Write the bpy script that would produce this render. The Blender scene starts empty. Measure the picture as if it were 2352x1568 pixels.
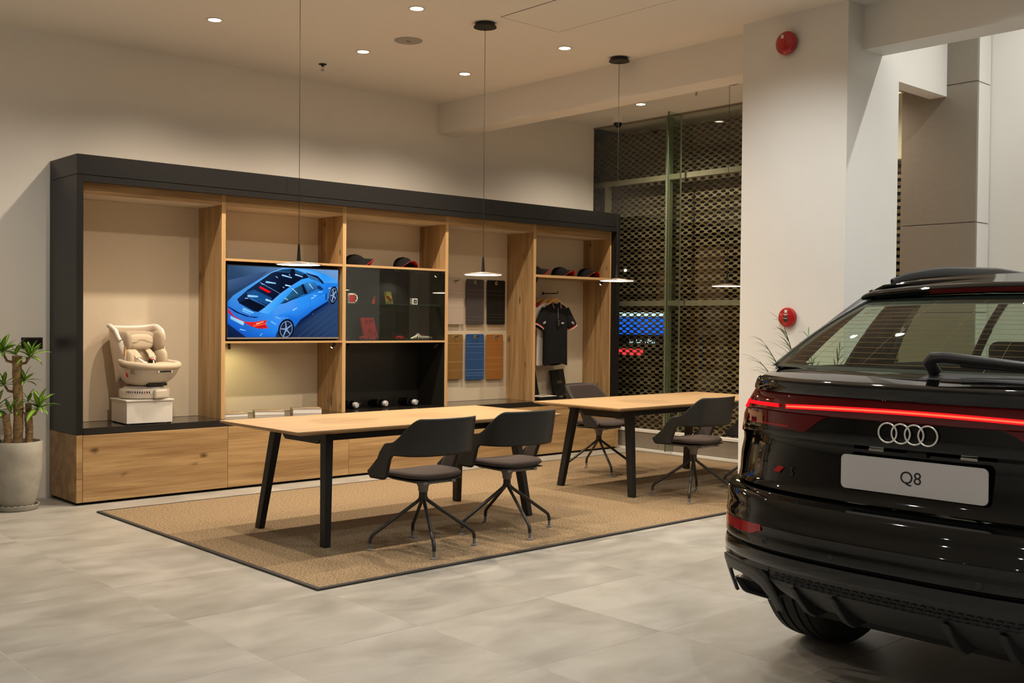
import bpy, bmesh, math, random
from mathutils import Vector, Matrix
random.seed(7)
PI = math.pi
sc = bpy.context.scene
col = sc.collection

# ------------------------------------------------------------------ camera
W_PX, H_PX, F_PX = 2352, 1568, 2459.25
CAM = Vector((-3.0337, -8.2509, 1.43))
YAW, PITCH, ROLL = 0.7387, -0.0176, 0.0090
fwd = Vector((math.sin(YAW)*math.cos(PITCH), math.cos(YAW)*math.cos(PITCH), math.sin(PITCH)))
rgt = Vector((math.cos(YAW), -math.sin(YAW), 0))
upv = rgt.cross(fwd)
r2 = rgt*math.cos(ROLL) + upv*math.sin(ROLL)
u2 = upv*math.cos(ROLL) - rgt*math.sin(ROLL)
cd = bpy.data.cameras.new('camera'); cam = bpy.data.objects.new('camera', cd); col.objects.link(cam)
cd.sensor_width = 36.0; cd.sensor_fit = 'HORIZONTAL'; cd.lens = 36.0*F_PX/W_PX
cd.clip_start = 0.05; cd.clip_end = 200
cam.matrix_world = Matrix(((r2.x, u2.x, -fwd.x, CAM.x), (r2.y, u2.y, -fwd.y, CAM.y), (r2.z, u2.z, -fwd.z, CAM.z), (0, 0, 0, 1)))
sc.camera = cam

# ------------------------------------------------------------------ world, exposure
wd = bpy.data.worlds.new('night'); sc.world = wd; wd.use_nodes = True
wd.node_tree.nodes['Background'].inputs[0].default_value = (0.0055, 0.0048, 0.0045, 1)
wd.node_tree.nodes['Background'].inputs[1].default_value = 1.0
sc.view_settings.view_transform = 'Standard'
sc.view_settings.look = 'None'
sc.view_settings.gamma = 1.0
sc.view_settings.use_curve_mapping = False
sc.view_settings.exposure = 0.0
WARM = (1.0, 0.83, 0.64)      # display-zone downlights
NEUT = (0.97, 0.98, 0.95)      # showroom-floor downlights
WARM_W, NEUT_W = 185.0, 64.0

# ------------------------------------------------------------------ materials
MATS = {}
def lin(c):
    return tuple(((v/255.0)/12.92 if v <= 10.3 else (((v/255.0)+0.055)/1.055)**2.4) for v in c)
def new_mat(name):
    m = bpy.data.materials.new(name); m.use_nodes = True
    MATS[name] = m
    return m, m.node_tree, m.node_tree.nodes['Principled BSDF']
def P(name, color, rough=0.5, metal=0.0, spec=0.5, coat=0.0, emit=None, es=0.0, trans=0.0, alpha=1.0,
      var=0.0, vscale=8.0, bump=0.0, bscale=200.0, sheen=0.0, coords='Object', stretch=(1, 1, 1), rvar=0.0):
    m, t, b = new_mat(name)
    b.inputs['Base Color'].default_value = (*color, 1)
    b.inputs['Roughness'].default_value = rough
    b.inputs['Metallic'].default_value = metal
    b.inputs['Specular IOR Level'].default_value = spec
    b.inputs['Coat Weight'].default_value = coat
    b.inputs['Coat Roughness'].default_value = 0.03
    if sheen: b.inputs['Sheen Weight'].default_value = sheen
    if emit:
        b.inputs['Emission Color'].default_value = (*emit, 1); b.inputs['Emission Strength'].default_value = es
    b.inputs['Transmission Weight'].default_value = trans
    L = t.links
    if var or bump or rvar:
        tc = t.nodes.new('ShaderNodeTexCoord'); mp = t.nodes.new('ShaderNodeMapping')
        mp.inputs['Scale'].default_value = stretch
        L.new(tc.outputs[coords], mp.inputs['Vector'])
    if var or rvar:
        n = t.nodes.new('ShaderNodeTexNoise'); n.inputs['Scale'].default_value = vscale; n.inputs['Detail'].default_value = 6
        L.new(mp.outputs[0], n.inputs['Vector'])
        if var:
            r = t.nodes.new('ShaderNodeValToRGB')
            r.color_ramp.elements[0].position = 0.3; r.color_ramp.elements[1].position = 0.7
            r.color_ramp.elements[0].color = (*[c*(1-var) for c in color], 1)
            r.color_ramp.elements[1].color = (*[min(1, c*(1+var)) for c in color], 1)
            L.new(n.outputs['Fac'], r.inputs[0]); L.new(r.outputs[0], b.inputs['Base Color'])
        if rvar:
            mr = t.nodes.new('ShaderNodeMapRange'); mr.inputs[3].default_value = rough-rvar; mr.inputs[4].default_value = rough+rvar
            L.new(n.outputs['Fac'], mr.inputs[0]); L.new(mr.outputs[0], b.inputs['Roughness'])
    if bump:
        n2 = t.nodes.new('ShaderNodeTexNoise'); n2.inputs['Scale'].default_value = bscale; n2.inputs['Detail'].default_value = 3
        L.new(mp.outputs[0], n2.inputs['Vector'])
        bp = t.nodes.new('ShaderNodeBump'); bp.inputs['Strength'].default_value = bump; bp.inputs['Distance'].default_value = 0.004
        L.new(n2.outputs['Fac'], bp.inputs['Height']); L.new(bp.outputs[0], b.inputs['Normal'])
    return m
def wood(name, c0, c1, axis='X', rough=0.45, knots=0.5, fine=1.0):
    """oak: stretched noise grain along axis, darker knots"""
    m, t, b = new_mat(name); L = t.links; N = t.nodes
    tc = N.new('ShaderNodeTexCoord'); oi = N.new('ShaderNodeObjectInfo')
    add = N.new('ShaderNodeVectorMath'); add.operation = 'MULTIPLY_ADD'
    add.inputs[1].default_value = (1, 1, 1)
    sc3 = N.new('ShaderNodeVectorMath'); sc3.operation = 'SCALE'; sc3.inputs['Scale'].default_value = 7.3
    comb = N.new('ShaderNodeCombineXYZ')
    for i in range(3): L.new(oi.outputs['Random'], comb.inputs[i])
    L.new(comb.outputs[0], sc3.inputs[0])
    L.new(tc.outputs['Object'], add.inputs[0]); L.new(sc3.outputs[0], add.inputs[2])
    mp = N.new('ShaderNodeMapping')
    s = {'X': (0.35, 5, 5), 'Y': (5, 0.35, 5), 'Z': (5, 5, 0.35)}[axis]
    mp.inputs['Scale'].default_value = s
    L.new(add.outputs[0], mp.inputs['Vector'])
    n = N.new('ShaderNodeTexNoise'); n.inputs['Scale'].default_value = 2.2; n.inputs['Detail'].default_value = 8; n.inputs['Distortion'].default_value = 0.9
    L.new(mp.outputs[0], n.inputs['Vector'])
    mp2 = N.new('ShaderNodeMapping'); s2 = {'X': (1.2, 45, 45), 'Y': (45, 1.2, 45), 'Z': (45, 45, 1.2)}[axis]
    mp2.inputs['Scale'].default_value = [v*fine for v in s2]
    L.new(add.outputs[0], mp2.inputs['Vector'])
    n2 = N.new('ShaderNodeTexNoise'); n2.inputs['Scale'].default_value = 2.0; n2.inputs['Detail'].default_value = 4
    L.new(mp2.outputs[0], n2.inputs['Vector'])
    mixf = N.new('ShaderNodeMath'); mixf.operation = 'MULTIPLY_ADD'; mixf.inputs[1].default_value = 0.35
    L.new(n2.outputs['Fac'], mixf.inputs[0])
    m7 = N.new('ShaderNodeMath'); m7.operation = 'MULTIPLY'; m7.inputs[1].default_value = 0.65
    L.new(n.outputs['Fac'], m7.inputs[0]); L.new(m7.outputs[0], mixf.inputs[2])
    r = N.new('ShaderNodeValToRGB'); r.color_ramp.elements[0].position = 0.33; r.color_ramp.elements[1].position = 0.66
    r.color_ramp.elements[0].color = (*c0, 1); r.color_ramp.elements[1].color = (*c1, 1)
    L.new(mixf.outputs[0], r.inputs[0])
    out = r.outputs[0]
    if knots:
        mp3 = N.new('ShaderNodeMapping'); s3 = {'X': (1.6, 3.4, 3.4), 'Y': (3.4, 1.6, 3.4), 'Z': (3.4, 3.4, 1.6)}[axis]
        mp3.inputs['Scale'].default_value = s3
        L.new(add.outputs[0], mp3.inputs['Vector'])
        wob = N.new('ShaderNodeTexNoise'); wob.inputs['Scale'].default_value = 3
        L.new(mp3.outputs[0], wob.inputs['Vector'])
        va = N.new('ShaderNodeVectorMath'); va.operation = 'MULTIPLY_ADD'; va.inputs[1].default_value = (0.25, 0.25, 0.25)
        L.new(wob.outputs['Color'], va.inputs[0]); L.new(mp3.outputs[0], va.inputs[2])
        v = N.new('ShaderNodeTexVoronoi'); v.inputs['Scale'].default_value = 1.6
        L.new(va.outputs[0], v.inputs['Vector'])
        r3 = N.new('ShaderNodeValToRGB'); r3.color_ramp.elements[0].position = 0.03; r3.color_ramp.elements[1].position = 0.14
        r3.color_ramp.elements[0].color = (1-knots, 1-knots*1.05, 1-knots*1.1, 1); r3.color_ramp.elements[1].color = (1, 1, 1, 1)
        L.new(v.outputs['Distance'], r3.inputs[0])
        mx = N.new('ShaderNodeMix'); mx.data_type = 'RGBA'; mx.blend_type = 'MULTIPLY'; mx.inputs[0].default_value = 1.0
        L.new(out, mx.inputs[6]); L.new(r3.outputs[0], mx.inputs[7]); out = mx.outputs[2]
    L.new(out, b.inputs['Base Color'])
    b.inputs['Roughness'].default_value = rough
    b.inputs['Specular IOR Level'].default_value = 0.35
    bp = N.new('ShaderNodeBump'); bp.inputs['Strength'].default_value = 0.12; bp.inputs['Distance'].default_value = 0.002
    L.new(n2.outputs['Fac'], bp.inputs['Height']); L.new(bp.outputs[0], b.inputs['Normal'])
    return m
def glass(name, tint=(1, 1, 1), refl=1.0, ior=1.5, rough=0.0):
    """thin architectural pane: fresnel mix of a clear tinted pass-through and a mirror reflection"""
    m = bpy.data.materials.new(name); m.use_nodes = True; MATS[name] = m
    t = m.node_tree; N = t.nodes; L = t.links; N.clear()
    o = N.new('ShaderNodeOutputMaterial'); mix = N.new('ShaderNodeMixShader')
    tr = N.new('ShaderNodeBsdfTransparent'); tr.inputs[0].default_value = (*tint, 1)
    gl = N.new('ShaderNodeBsdfGlossy'); gl.inputs[0].default_value = (1, 1, 1, 1); gl.inputs['Roughness'].default_value = rough
    f0 = ((ior-1)/(ior+1))**2*refl
    lw = N.new('ShaderNodeLayerWeight'); lw.inputs['Blend'].default_value = 0.5
    pw = N.new('ShaderNodeMath'); pw.operation = 'POWER'; pw.inputs[1].default_value = 5.0
    mu = N.new('ShaderNodeMath'); mu.operation = 'MULTIPLY_ADD'; mu.inputs[1].default_value = 1-f0; mu.inputs[2].default_value = f0
    L.new(lw.outputs['Facing'], pw.inputs[0]); L.new(pw.outputs[0], mu.inputs[0]); L.new(mu.outputs[0], mix.inputs[0])
    L.new(tr.outputs[0], mix.inputs[1]); L.new(gl.outputs[0], mix.inputs[2]); L.new(mix.outputs[0], o.inputs[0])
    return m
def emis(name, color, s):
    m = bpy.data.materials.new(name); m.use_nodes = True; MATS[name] = m
    t = m.node_tree; t.nodes.clear()
    o = t.nodes.new('ShaderNodeOutputMaterial'); e = t.nodes.new('ShaderNodeEmission')
    e.inputs[0].default_value = (*color, 1); e.inputs[1].default_value = s
    t.links.new(e.outputs[0], o.inputs[0]); return m

P('wall_paint', (0.84, 0.80, 0.74), 0.9, var=0.02, vscale=1.5, bump=0.15, bscale=120)
P('ceiling_paint', (0.86, 0.82, 0.76), 0.9, bump=0.1, bscale=90)
P('pillar_paint', (0.82, 0.79, 0.74), 0.85, var=0.015, vscale=2, bump=0.12, bscale=60)
P('trim_white', (0.75, 0.72, 0.67), 0.5)
P('cladding', (0.27, 0.235, 0.19), 0.45, metal=0.2, var=0.04, vscale=30)
P('cladding_seam', (0.5, 0.48, 0.44), 0.5)
P('black_lacquer', (0.013, 0.013, 0.0128), 0.36, spec=0.3)
P('black_gap', (0.004, 0.004, 0.004), 0.8)
P('black_matte', (0.012, 0.012, 0.011), 0.6)
P('black_interior', (0.016, 0.015, 0.013), 0.3)
P('worktop_gloss', (0.020, 0.017, 0.014), 0.12, spec=0.5)
P('back_panel', (0.62, 0.53, 0.40), 0.85, var=0.03, vscale=60, bump=0.1, bscale=300)
P('inner_ceiling', (0.62, 0.55, 0.45), 0.8)
wood('oak_h', (0.235, 0.130, 0.051), (0.495, 0.325, 0.155), 'X', 0.5, knots=0.72)
wood('oak_v', (0.235, 0.130, 0.051), (0.495, 0.325, 0.155), 'Z', 0.5, knots=0.72)
wood('oak_edge', (0.48, 0.30, 0.13), (0.60, 0.39, 0.19), 'Z', 0.5, knots=0)
wood('oak_edge_h', (0.48, 0.30, 0.13), (0.60, 0.39, 0.19), 'X', 0.5, knots=0)
wood('beech', (0.385, 0.252, 0.128), (0.455, 0.308, 0.165), 'X', 0.38, knots=0, fine=0.7)
wood('beech_edge', (0.26, 0.15, 0.065), (0.36, 0.22, 0.10), 'X', 0.45, knots=0, fine=0.7)
P('table_metal', (0.014, 0.0138, 0.0135), 0.42, spec=0.3)
P('chair_plastic', (0.021, 0.0205, 0.020), 0.42, spec=0.3)
P('chair_fabric', (0.058, 0.044, 0.040), 0.95, spec=0.2, sheen=0.05, var=0.18, vscale=350, bump=0.3, bscale=900)
P('chair_grey', (0.17, 0.16, 0.16), 0.5)
P('chair_steel', (0.035, 0.033, 0.032), 0.35, metal=0.3)
P('rug_border', (0.045, 0.038, 0.032), 0.85, bump=0.4, bscale=500)
P('concrete', (0.36, 0.34, 0.29), 0.8, var=0.16, vscale=7, bump=0.25, bscale=120)
P('soil', (0.05, 0.035, 0.025), 0.95, var=0.4, vscale=60, bump=0.9, bscale=120)
P('bark', (0.28, 0.18, 0.085), 0.9, var=0.35, vscale=22, bump=0.9, bscale=45, stretch=(1, 1, 3.5))
P('bark_cut', (0.34, 0.24, 0.13), 0.9)
P('plastic_white', (0.72, 0.69, 0.64), 0.35)
P('plastic_cream', (0.64, 0.57, 0.48), 0.32)
P('fabric_cream', (0.56, 0.46, 0.33), 0.85, sheen=0.2, bump=0.2, bscale=600)
P('fabric_cream_dark', (0.42, 0.33, 0.23), 0.85, sheen=0.2, bump=0.2, bscale=600)
P('red_plastic', (0.52, 0.012, 0.012), 0.28)
P('dark_red', (0.30, 0.006, 0.008), 0.25)
P('paper_white', (0.78, 0.75, 0.70), 0.7)
P('book_cover', (0.30, 0.22, 0.14), 0.45, var=0.35, vscale=14)
P('chrome', (0.75, 0.74, 0.72), 0.12, metal=1.0)
P('steel_dull', (0.45, 0.44, 0.42), 0.35, metal=0.9)
P('shade_bronze', (0.30, 0.25, 0.21), 0.38, metal=0.5)
P('flask_cap', (0.85, 0.84, 0.86), 0.3, metal=0.5)
P('brass', (0.75, 0.6, 0.38), 0.3, metal=0.9)
P('hanger_wood', (0.55, 0.30, 0.09), 0.45)
P('polo_black', (0.011, 0.011, 0.0125), 0.95, spec=0.15, bump=0.2, bscale=500)
P('polo_white', (0.75, 0.72, 0.70), 0.9, bump=0.2, bscale=500)
P('polo_red', (0.48, 0.012, 0.022), 0.9, bump=0.2, bscale=500)
P('cap_black', (0.008, 0.0075, 0.0075), 0.95, spec=0.15)
P('tyre', (0.014, 0.014, 0.013), 0.75, bump=0.3, bscale=90)
P('car_paint', (0.0030, 0.0029, 0.0028), 0.035, spec=0.5)
P('car_gloss_black', (0.002, 0.002, 0.002), 0.02, spec=0.5)
P('car_matte', (0.022, 0.022, 0.022), 0.5)
P('car_trim', (0.012, 0.012, 0.013), 0.38)
P('car_inside', (0.020, 0.018, 0.016), 0.8)
P('red_lens', (0.16, 0.002, 0.006), 0.04, spec=0.5, emit=(1.0, 0.01, 0.02), es=0.05)
P('red_lens_dark', (0.05, 0.001, 0.002), 0.03, spec=0.5, emit=(1.0, 0.008, 0.015), es=0.016)
P('plate_white', (0.62, 0.58, 0.56), 0.35, bump=0.05, bscale=900)
P('brake_off', (0.10, 0.004, 0.006), 0.08)
P('wiper_plastic', (0.035, 0.034, 0.034), 0.30, spec=0.8)
P('ring_silver', (0.78, 0.75, 0.70), 0.28, metal=0.35)
P('screen_metal', (0.235, 0.190, 0.115), 0.5, metal=0.1, var=0.1, vscale=5)
P('steel_frame', (0.30, 0.29, 0.22), 0.5, var=0.12, vscale=12)
P('alarm_red', (0.42, 0.008, 0.010), 0.25, coat=0.5)
P('grille_grey', (0.40, 0.37, 0.33), 0.8)
P('acrylic', (0.03, 0.035, 0.03), 0.1)
P('gold_acrylic', (0.55, 0.5, 0.12), 0.15, metal=0.4, var=0.5, vscale=40)
P('silver_paint', (0.70, 0.66, 0.58), 0.25, metal=0.5)
P('asphalt', (0.05, 0.05, 0.05), 0.9)
glass('window_glass', (0.92, 0.935, 0.90), 1.0)
glass('fin_glass', (0.84, 0.90, 0.84), 1.2)
glass('door_glass', (0.86, 0.88, 0.85), 1.3)
glass('shelf_glass', (0.8, 0.88, 0.84), 1.0)
glass('car_glass', (0.74, 0.84, 0.74), 1.0)
glass('box_clear', (0.85, 0.87, 0.85), 1.3)
P('glass_edge', (0.03, 0.075, 0.045), 0.15)
emis('lamp_warm', (1.0, 0.86, 0.66), 14.0)
emis('lamp_neutral', (1.0, 0.95, 0.86), 14.0)
emis('pendant_glow', (1.0, 0.78, 0.50), 16.0)
emis('light_bar', (1.0, 0.008, 0.012), 1.6)
emis('light_bar_core', (1.0, 0.12, 0.045), 1.8)
emis('sign_blue', (0.01, 0.13, 0.80), 1.3)
emis('sign_white', (0.55, 0.85, 1.0), 1.6)
emis('sign_red', (1.0, 0.03, 0.04), 2.2)
emis('spot_led', (1.0, 0.95, 0.85), 12.0)
emis('street_white', (0.85, 0.92, 1.0), 6.0)

def rug_material():
    m, t, b = new_mat('rug_weave'); L = t.links; N = t.nodes
    tc = N.new('ShaderNodeTexCoord')
    n = N.new('ShaderNodeTexNoise'); n.inputs['Scale'].default_value = 95; n.inputs['Detail'].default_value = 3
    mp = N.new('ShaderNodeMapping'); mp.inputs['Scale'].default_value = (0.8, 1.5, 1)
    L.new(tc.outputs['Object'], mp.inputs['Vector']); L.new(mp.outputs[0], n.inputs['Vector'])
    r = N.new('ShaderNodeValToRGB'); e = r.color_ramp.elements
    e[0].position = 0.32; e[0].color = (0.085, 0.056, 0.031, 1); e[1].position = 0.68; e[1].color = (0.43, 0.315, 0.190, 1)
    L.new(n.outputs['Fac'], r.inputs[0]); L.new(r.outputs[0], b.inputs['Base Color'])
    b.inputs['Roughness'].default_value = 0.95; b.inputs['Specular IOR Level'].default_value = 0.1
    bp = N.new('ShaderNodeBump'); bp.inputs['Strength'].default_value = 0.7; bp.inputs['Distance'].default_value = 0.006
    L.new(n.outputs['Fac'], bp.inputs['Height']); L.new(bp.outputs[0], b.inputs['Normal'])
rug_material()
def tile_material():
    m, t, b = new_mat('floor_tile'); L = t.links; N = t.nodes
    tc = N.new('ShaderNodeTexCoord'); oi = N.new('ShaderNodeObjectInfo')
    comb = N.new('ShaderNodeCombineXYZ')
    for i in range(3): L.new(oi.outputs['Random'], comb.inputs[i])
    ma = N.new('ShaderNodeVectorMath'); ma.operation = 'MULTIPLY_ADD'; ma.inputs[1].default_value = (31, 17, 5)
    L.new(comb.outputs[0], ma.inputs[0]); L.new(tc.outputs['Object'], ma.inputs[2])
    mp = N.new('ShaderNodeMapping'); mp.inputs['Scale'].default_value = (1.0, 1.9, 1); L.new(ma.outputs[0], mp.inputs['Vector'])
    n = N.new('ShaderNodeTexNoise'); n.inputs['Scale'].default_value = 2.3; n.inputs['Detail'].default_value = 7; n.inputs['Roughness'].default_value = 0.55
    n.inputs['Distortion'].default_value = 0.4
    L.new(mp.outputs[0], n.inputs['Vector'])
    r = N.new('ShaderNodeValToRGB'); e = r.color_ramp.elements
    e[0].position = 0.32; e[0].color = (0.285, 0.268, 0.235, 1); e[1].position = 0.66; e[1].color = (0.420, 0.402, 0.362, 1)
    L.new(n.outputs['Fac'], r.inputs[0]); L.new(r.outputs[0], b.inputs['Base Color'])
    mr = N.new('ShaderNodeMapRange'); mr.inputs[3].default_value = 0.30; mr.inputs[4].default_value = 0.44
    L.new(n.outputs['Fac'], mr.inputs[0]); L.new(mr.outputs[0], b.inputs['Roughness'])
    b.inputs['Specular IOR Level'].default_value = 0.45
tile_material()
P('grout', (0.66, 0.64, 0.59), 0.45)
def leaf_material(name, dark, light):
    m, t, b = new_mat(name); L = t.links; N = t.nodes
    at = N.new('ShaderNodeAttribute'); at.attribute_name = 'mid'
    r = N.new('ShaderNodeValToRGB'); e = r.color_ramp.elements
    e[0].position = 0.15; e[0].color = (*dark, 1); e[1].position = 0.85; e[1].color = (*light, 1)
    L.new(at.outputs['Fac'], r.inputs[0]); L.new(r.outputs[0], b.inputs['Base Color'])
    b.inputs['Roughness'].default_value = 0.38
leaf_material('leaf_striped', (0.022, 0.115, 0.012), (0.26, 0.42, 0.035))
leaf_material('leaf_palm', (0.014, 0.085, 0.012), (0.04, 0.16, 0.022))
def vcol_material(name, attr='pic', strength=1.0):
    m = bpy.data.materials.new(name); m.use_nodes = True; MATS[name] = m
    t = m.node_tree; t.nodes.clear()
    o = t.nodes.new('ShaderNodeOutputMaterial'); e = t.nodes.new('ShaderNodeEmission'); a = t.nodes.new('ShaderNodeAttribute')
    a.attribute_name = attr; e.inputs[1].default_value = strength
    t.links.new(a.outputs['Color'], e.inputs[0]); t.links.new(e.outputs[0], o.inputs[0])
vcol_material('screen_picture', strength=1.05)
def stripe_material(name, base, stripe, pos, width=0.004, rough=0.8):
    """flat print: thin horizontal stripes at local heights pos (metres)"""
    m, t, b = new_mat(name); L = t.links; N = t.nodes
    tc = N.new('ShaderNodeTexCoord'); sp = N.new('ShaderNodeSeparateXYZ'); L.new(tc.outputs['Object'], sp.inputs[0])
    acc = None
    for p_, w_ in pos:
        c = N.new('ShaderNodeMath'); c.operation = 'COMPARE'; c.inputs[1].default_value = p_; c.inputs[2].default_value = w_
        L.new(sp.outputs[2], c.inputs[0])
        if acc is None: acc = c.outputs[0]
        else:
            mx = N.new('ShaderNodeMath'); mx.operation = 'MAXIMUM'; L.new(acc, mx.inputs[0]); L.new(c.outputs[0], mx.inputs[1]); acc = mx.outputs[0]
    mix = N.new('ShaderNodeMix'); mix.data_type = 'RGBA'
    mix.inputs[6].default_value = (*base, 1); mix.inputs[7].default_value = (*stripe, 1)
    L.new(acc, mix.inputs[0]); L.new(mix.outputs[2], b.inputs['Base Color'])
    b.inputs['Roughness'].default_value = rough; b.inputs['Specular IOR Level'].default_value = 0.2

# ------------------------------------------------------------------ mesh helpers
class MB:
    def __init__(s): s.v = []; s.f = []; s.mi = []; s.cm = 0
    def add(s, vs, fs):
        o = len(s.v); s.v += [tuple(p) for p in vs]
        for f in fs: s.f.append([i+o for i in f]); s.mi.append(s.cm)
        return s
    def box(s, x0, x1, y0, y1, z0, z1, M=None):
        vs = [Vector((x, y, z)) for x in (x0, x1) for y in (y0, y1) for z in (z0, z1)]
        if M: vs = [M @ p for p in vs]
        return s.add(vs, [(0, 1, 3, 2), (4, 6, 7, 5), (0, 4, 5, 1), (2, 3, 7, 6), (0, 2, 6, 4), (1, 5, 7, 3)])
    def prism(s, poly, d0, d1, plane='xz', M=None):
        """poly (a,b) extruded between d0 and d1 along the third axis"""
        def mk(a, b, d):
            p = {'xz': (a, d, b), 'xy': (a, b, d), 'yz': (d, a, b)}[plane]
            return (M @ Vector(p)) if M else p
        n = len(poly)
        vs = [mk(a, b, d0) for a, b in poly] + [mk(a, b, d1) for a, b in poly]
        fs = [list(range(n))[::-1], list(range(n, 2*n))] + [(i, (i+1) % n, n+(i+1) % n, n+i) for i in range(n)]
        return s.add(vs, fs)
    def tube(s, path, r, n=8, caps=True, closed=False, sq=None):
        path = [Vector(p) for p in path]; k = len(path)
        rs = r if isinstance(r, (list, tuple)) else [r]*k
        ref = None; rings = []
        for i, p in enumerate(path):
            if closed: d = path[(i+1) % k]-path[i-1]
            else: d = path[min(i+1, k-1)]-path[max(i-1, 0)]
            d.normalize()
            if ref is None:
                ref = Vector((0, 0, 1)) if abs(d.z) < 0.9 else Vector((1, 0, 0))
            a = ref-d*ref.dot(d)
            if a.length < 1e-6: a = d.orthogonal()
            a.normalize(); b = d.cross(a); ref = a
            if sq: rings.append([p+a*math.cos(2*PI*j/n)*rs[i]*sq[0]+b*math.sin(2*PI*j/n)*rs[i]*sq[1] for j in range(n)])
            else: rings.append([p+(a*math.cos(2*PI*j/n)+b*math.sin(2*PI*j/n))*rs[i] for j in range(n)])
        vs = [q for rg in rings for q in rg]; fs = []
        for i in range(k if closed else k-1):
            for j in range(n):
                fs.append((i*n+j, i*n+(j+1) % n, ((i+1) % k)*n+(j+1) % n, ((i+1) % k)*n+j))
        if caps and not closed:
            fs.append(list(range(n))[::-1]); fs.append([(k-1)*n+j for j in range(n)])
        return s.add(vs, fs)
    def lathe(s, prof, n=24, c=(0, 0, 0), sx=1, sy=1, M=None, a0=0, a1=2*PI, caps=False):
        full = abs(a1-a0-2*PI) < 1e-6; k = len(prof); m = n if full else n+1
        vs = []
        for r, z in prof:
            for j in range(m):
                a = a0+(a1-a0)*j/n
                p = Vector((c[0]+r*math.cos(a)*sx, c[1]+r*math.sin(a)*sy, c[2]+z))
                vs.append(M @ p if M else p)
        fs = []
        for i in range(k-1):
            for j in range(n):
                fs.append((i*m+j, i*m+(j+1) % m, (i+1)*m+(j+1) % m, (i+1)*m+j))
        if caps:
            fs.append(list(range(m))[::-1]); fs.append([(k-1)*m+j for j in range(m)])
        return s.add(vs, fs)
    def grid(s, fn, nu, nv, closeu=False, flip=False):
        vs = [fn(i/nu if not closeu else i/nu, j/nv) for i in range(nu if closeu else nu+1) for j in range(nv+1)]
        fs = []; m = nv+1; q = nu if closeu else nu+1
        for i in range(nu):
            for j in range(nv):
                f = (i*m+j, ((i+1) % q)*m+j, ((i+1) % q)*m+j+1, i*m+j+1)
                fs.append(f[::-1] if flip else f)
        return s.add(vs, fs)
    def ell(s, c, r, nu=20, nv=12, M=None, e=1.0, v0=0.0, v1=1.0):
        def sp(x, p): return math.copysign(abs(x)**p, x)
        def fn(u, v):
            a = 2*PI*u; b = -PI/2+PI*(v0+(v1-v0)*v)
            p = Vector((c[0]+r[0]*sp(math.cos(a), e)*sp(math.cos(b), e), c[1]+r[1]*sp(math.sin(a), e)*sp(math.cos(b), e), c[2]+r[2]*sp(math.sin(b), e)))
            return M @ p if M else p
        return s.grid(fn, nu, nv, closeu=True)
    def build(s, name, mat, parent=None, smooth=False, bevel=0, seg=2, solid=0, sub=0, angle=40, offset=-1):
        me = bpy.data.meshes.new(name); me.from_pydata([tuple(p) for p in s.v], [], s.f)
        mats = mat if isinstance(mat, (list, tuple)) else [mat]
        for m in mats: me.materials.append(MATS[m])
        if len(mats) > 1:
            for p_, k in zip(me.polygons, s.mi): p_.material_index = k
        bm = bmesh.new(); bm.from_mesh(me); bmesh.ops.remove_doubles(bm, verts=bm.verts, dist=1e-6)
        bmesh.ops.recalc_face_normals(bm, faces=bm.faces); bm.to_mesh(me); bm.free()
        if smooth:
            for p_ in me.polygons: p_.use_smooth = True
            me.set_sharp_from_angle(angle=math.radians(angle))
        o = bpy.data.objects.new(name, me); col.objects.link(o)
        if parent: o.parent = parent
        if solid:
            md = o.modifiers.new('thickness', 'SOLIDIFY'); md.thickness = solid; md.offset = offset
        if sub:
            md = o.modifiers.new('smooth', 'SUBSURF'); md.levels = sub; md.render_levels = sub
        if bevel:
            md = o.modifiers.new('edge', 'BEVEL'); md.width = bevel; md.segments = seg; md.limit_method = 'ANGLE'; md.angle_limit = math.radians(35)
        return o
def tag(o, label=None, cat=None, group=None, kind=None):
    if label: o['label'] = label
    if cat: o['category'] = cat
    if group: o['group'] = group
    if kind: o['kind'] = kind
    return o
def thing(name, label, cat, loc=(0, 0, 0), rotz=0, group=None):
    o = bpy.data.objects.new(name, None); col.objects.link(o); o.empty_display_size = 0.1
    o.location = loc; o.rotation_euler = (0, 0, rotz)
    return tag(o, label, cat, group)
def struct(name, mb, mat, label=None, **k):
    o = mb.build(name, mat, **k); tag(o, label, kind='structure'); return o
def inst(src, name, parent, loc=(0, 0, 0), rot=(0, 0, 0), scale=(1, 1, 1)):
    o = bpy.data.objects.new(name, src.data); col.objects.link(o)
    o.parent = parent; o.location = loc; o.rotation_euler = rot; o.scale = scale
    for md in src.modifiers:
        n = o.modifiers.new(md.name, md.type)
        for a in ('thickness', 'offset', 'width', 'segments', 'levels', 'render_levels', 'limit_method', 'angle_limit'):
            if hasattr(md, a): setattr(n, a, getattr(md, a))
    return o
def dup(root, loc, rotz=None, label=None, group=None):
    r = root.copy(); col.objects.link(r); r.location = loc
    if rotz is not None: r.rotation_euler = (0, 0, rotz)
    if label: r['label'] = label
    if group: r['group'] = group
    for ch in list(root.children):
        c = ch.copy(); col.objects.link(c); c.parent = r
        for g in ch.children:
            d = g.copy(); col.objects.link(d); d.parent = c
    return r
def rrect(x0, x1, z0, z1, r, n=5):
    pts = []
    for cx, cz, a in ((x1-r, z1-r, 0), (x0+r, z1-r, 90), (x0+r, z0+r, 180), (x1-r, z0+r, 270)):
        for i in range(n+1):
            t = math.radians(a+90*i/n); pts.append((cx+r*math.cos(t), cz+r*math.sin(t)))
    return pts
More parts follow.
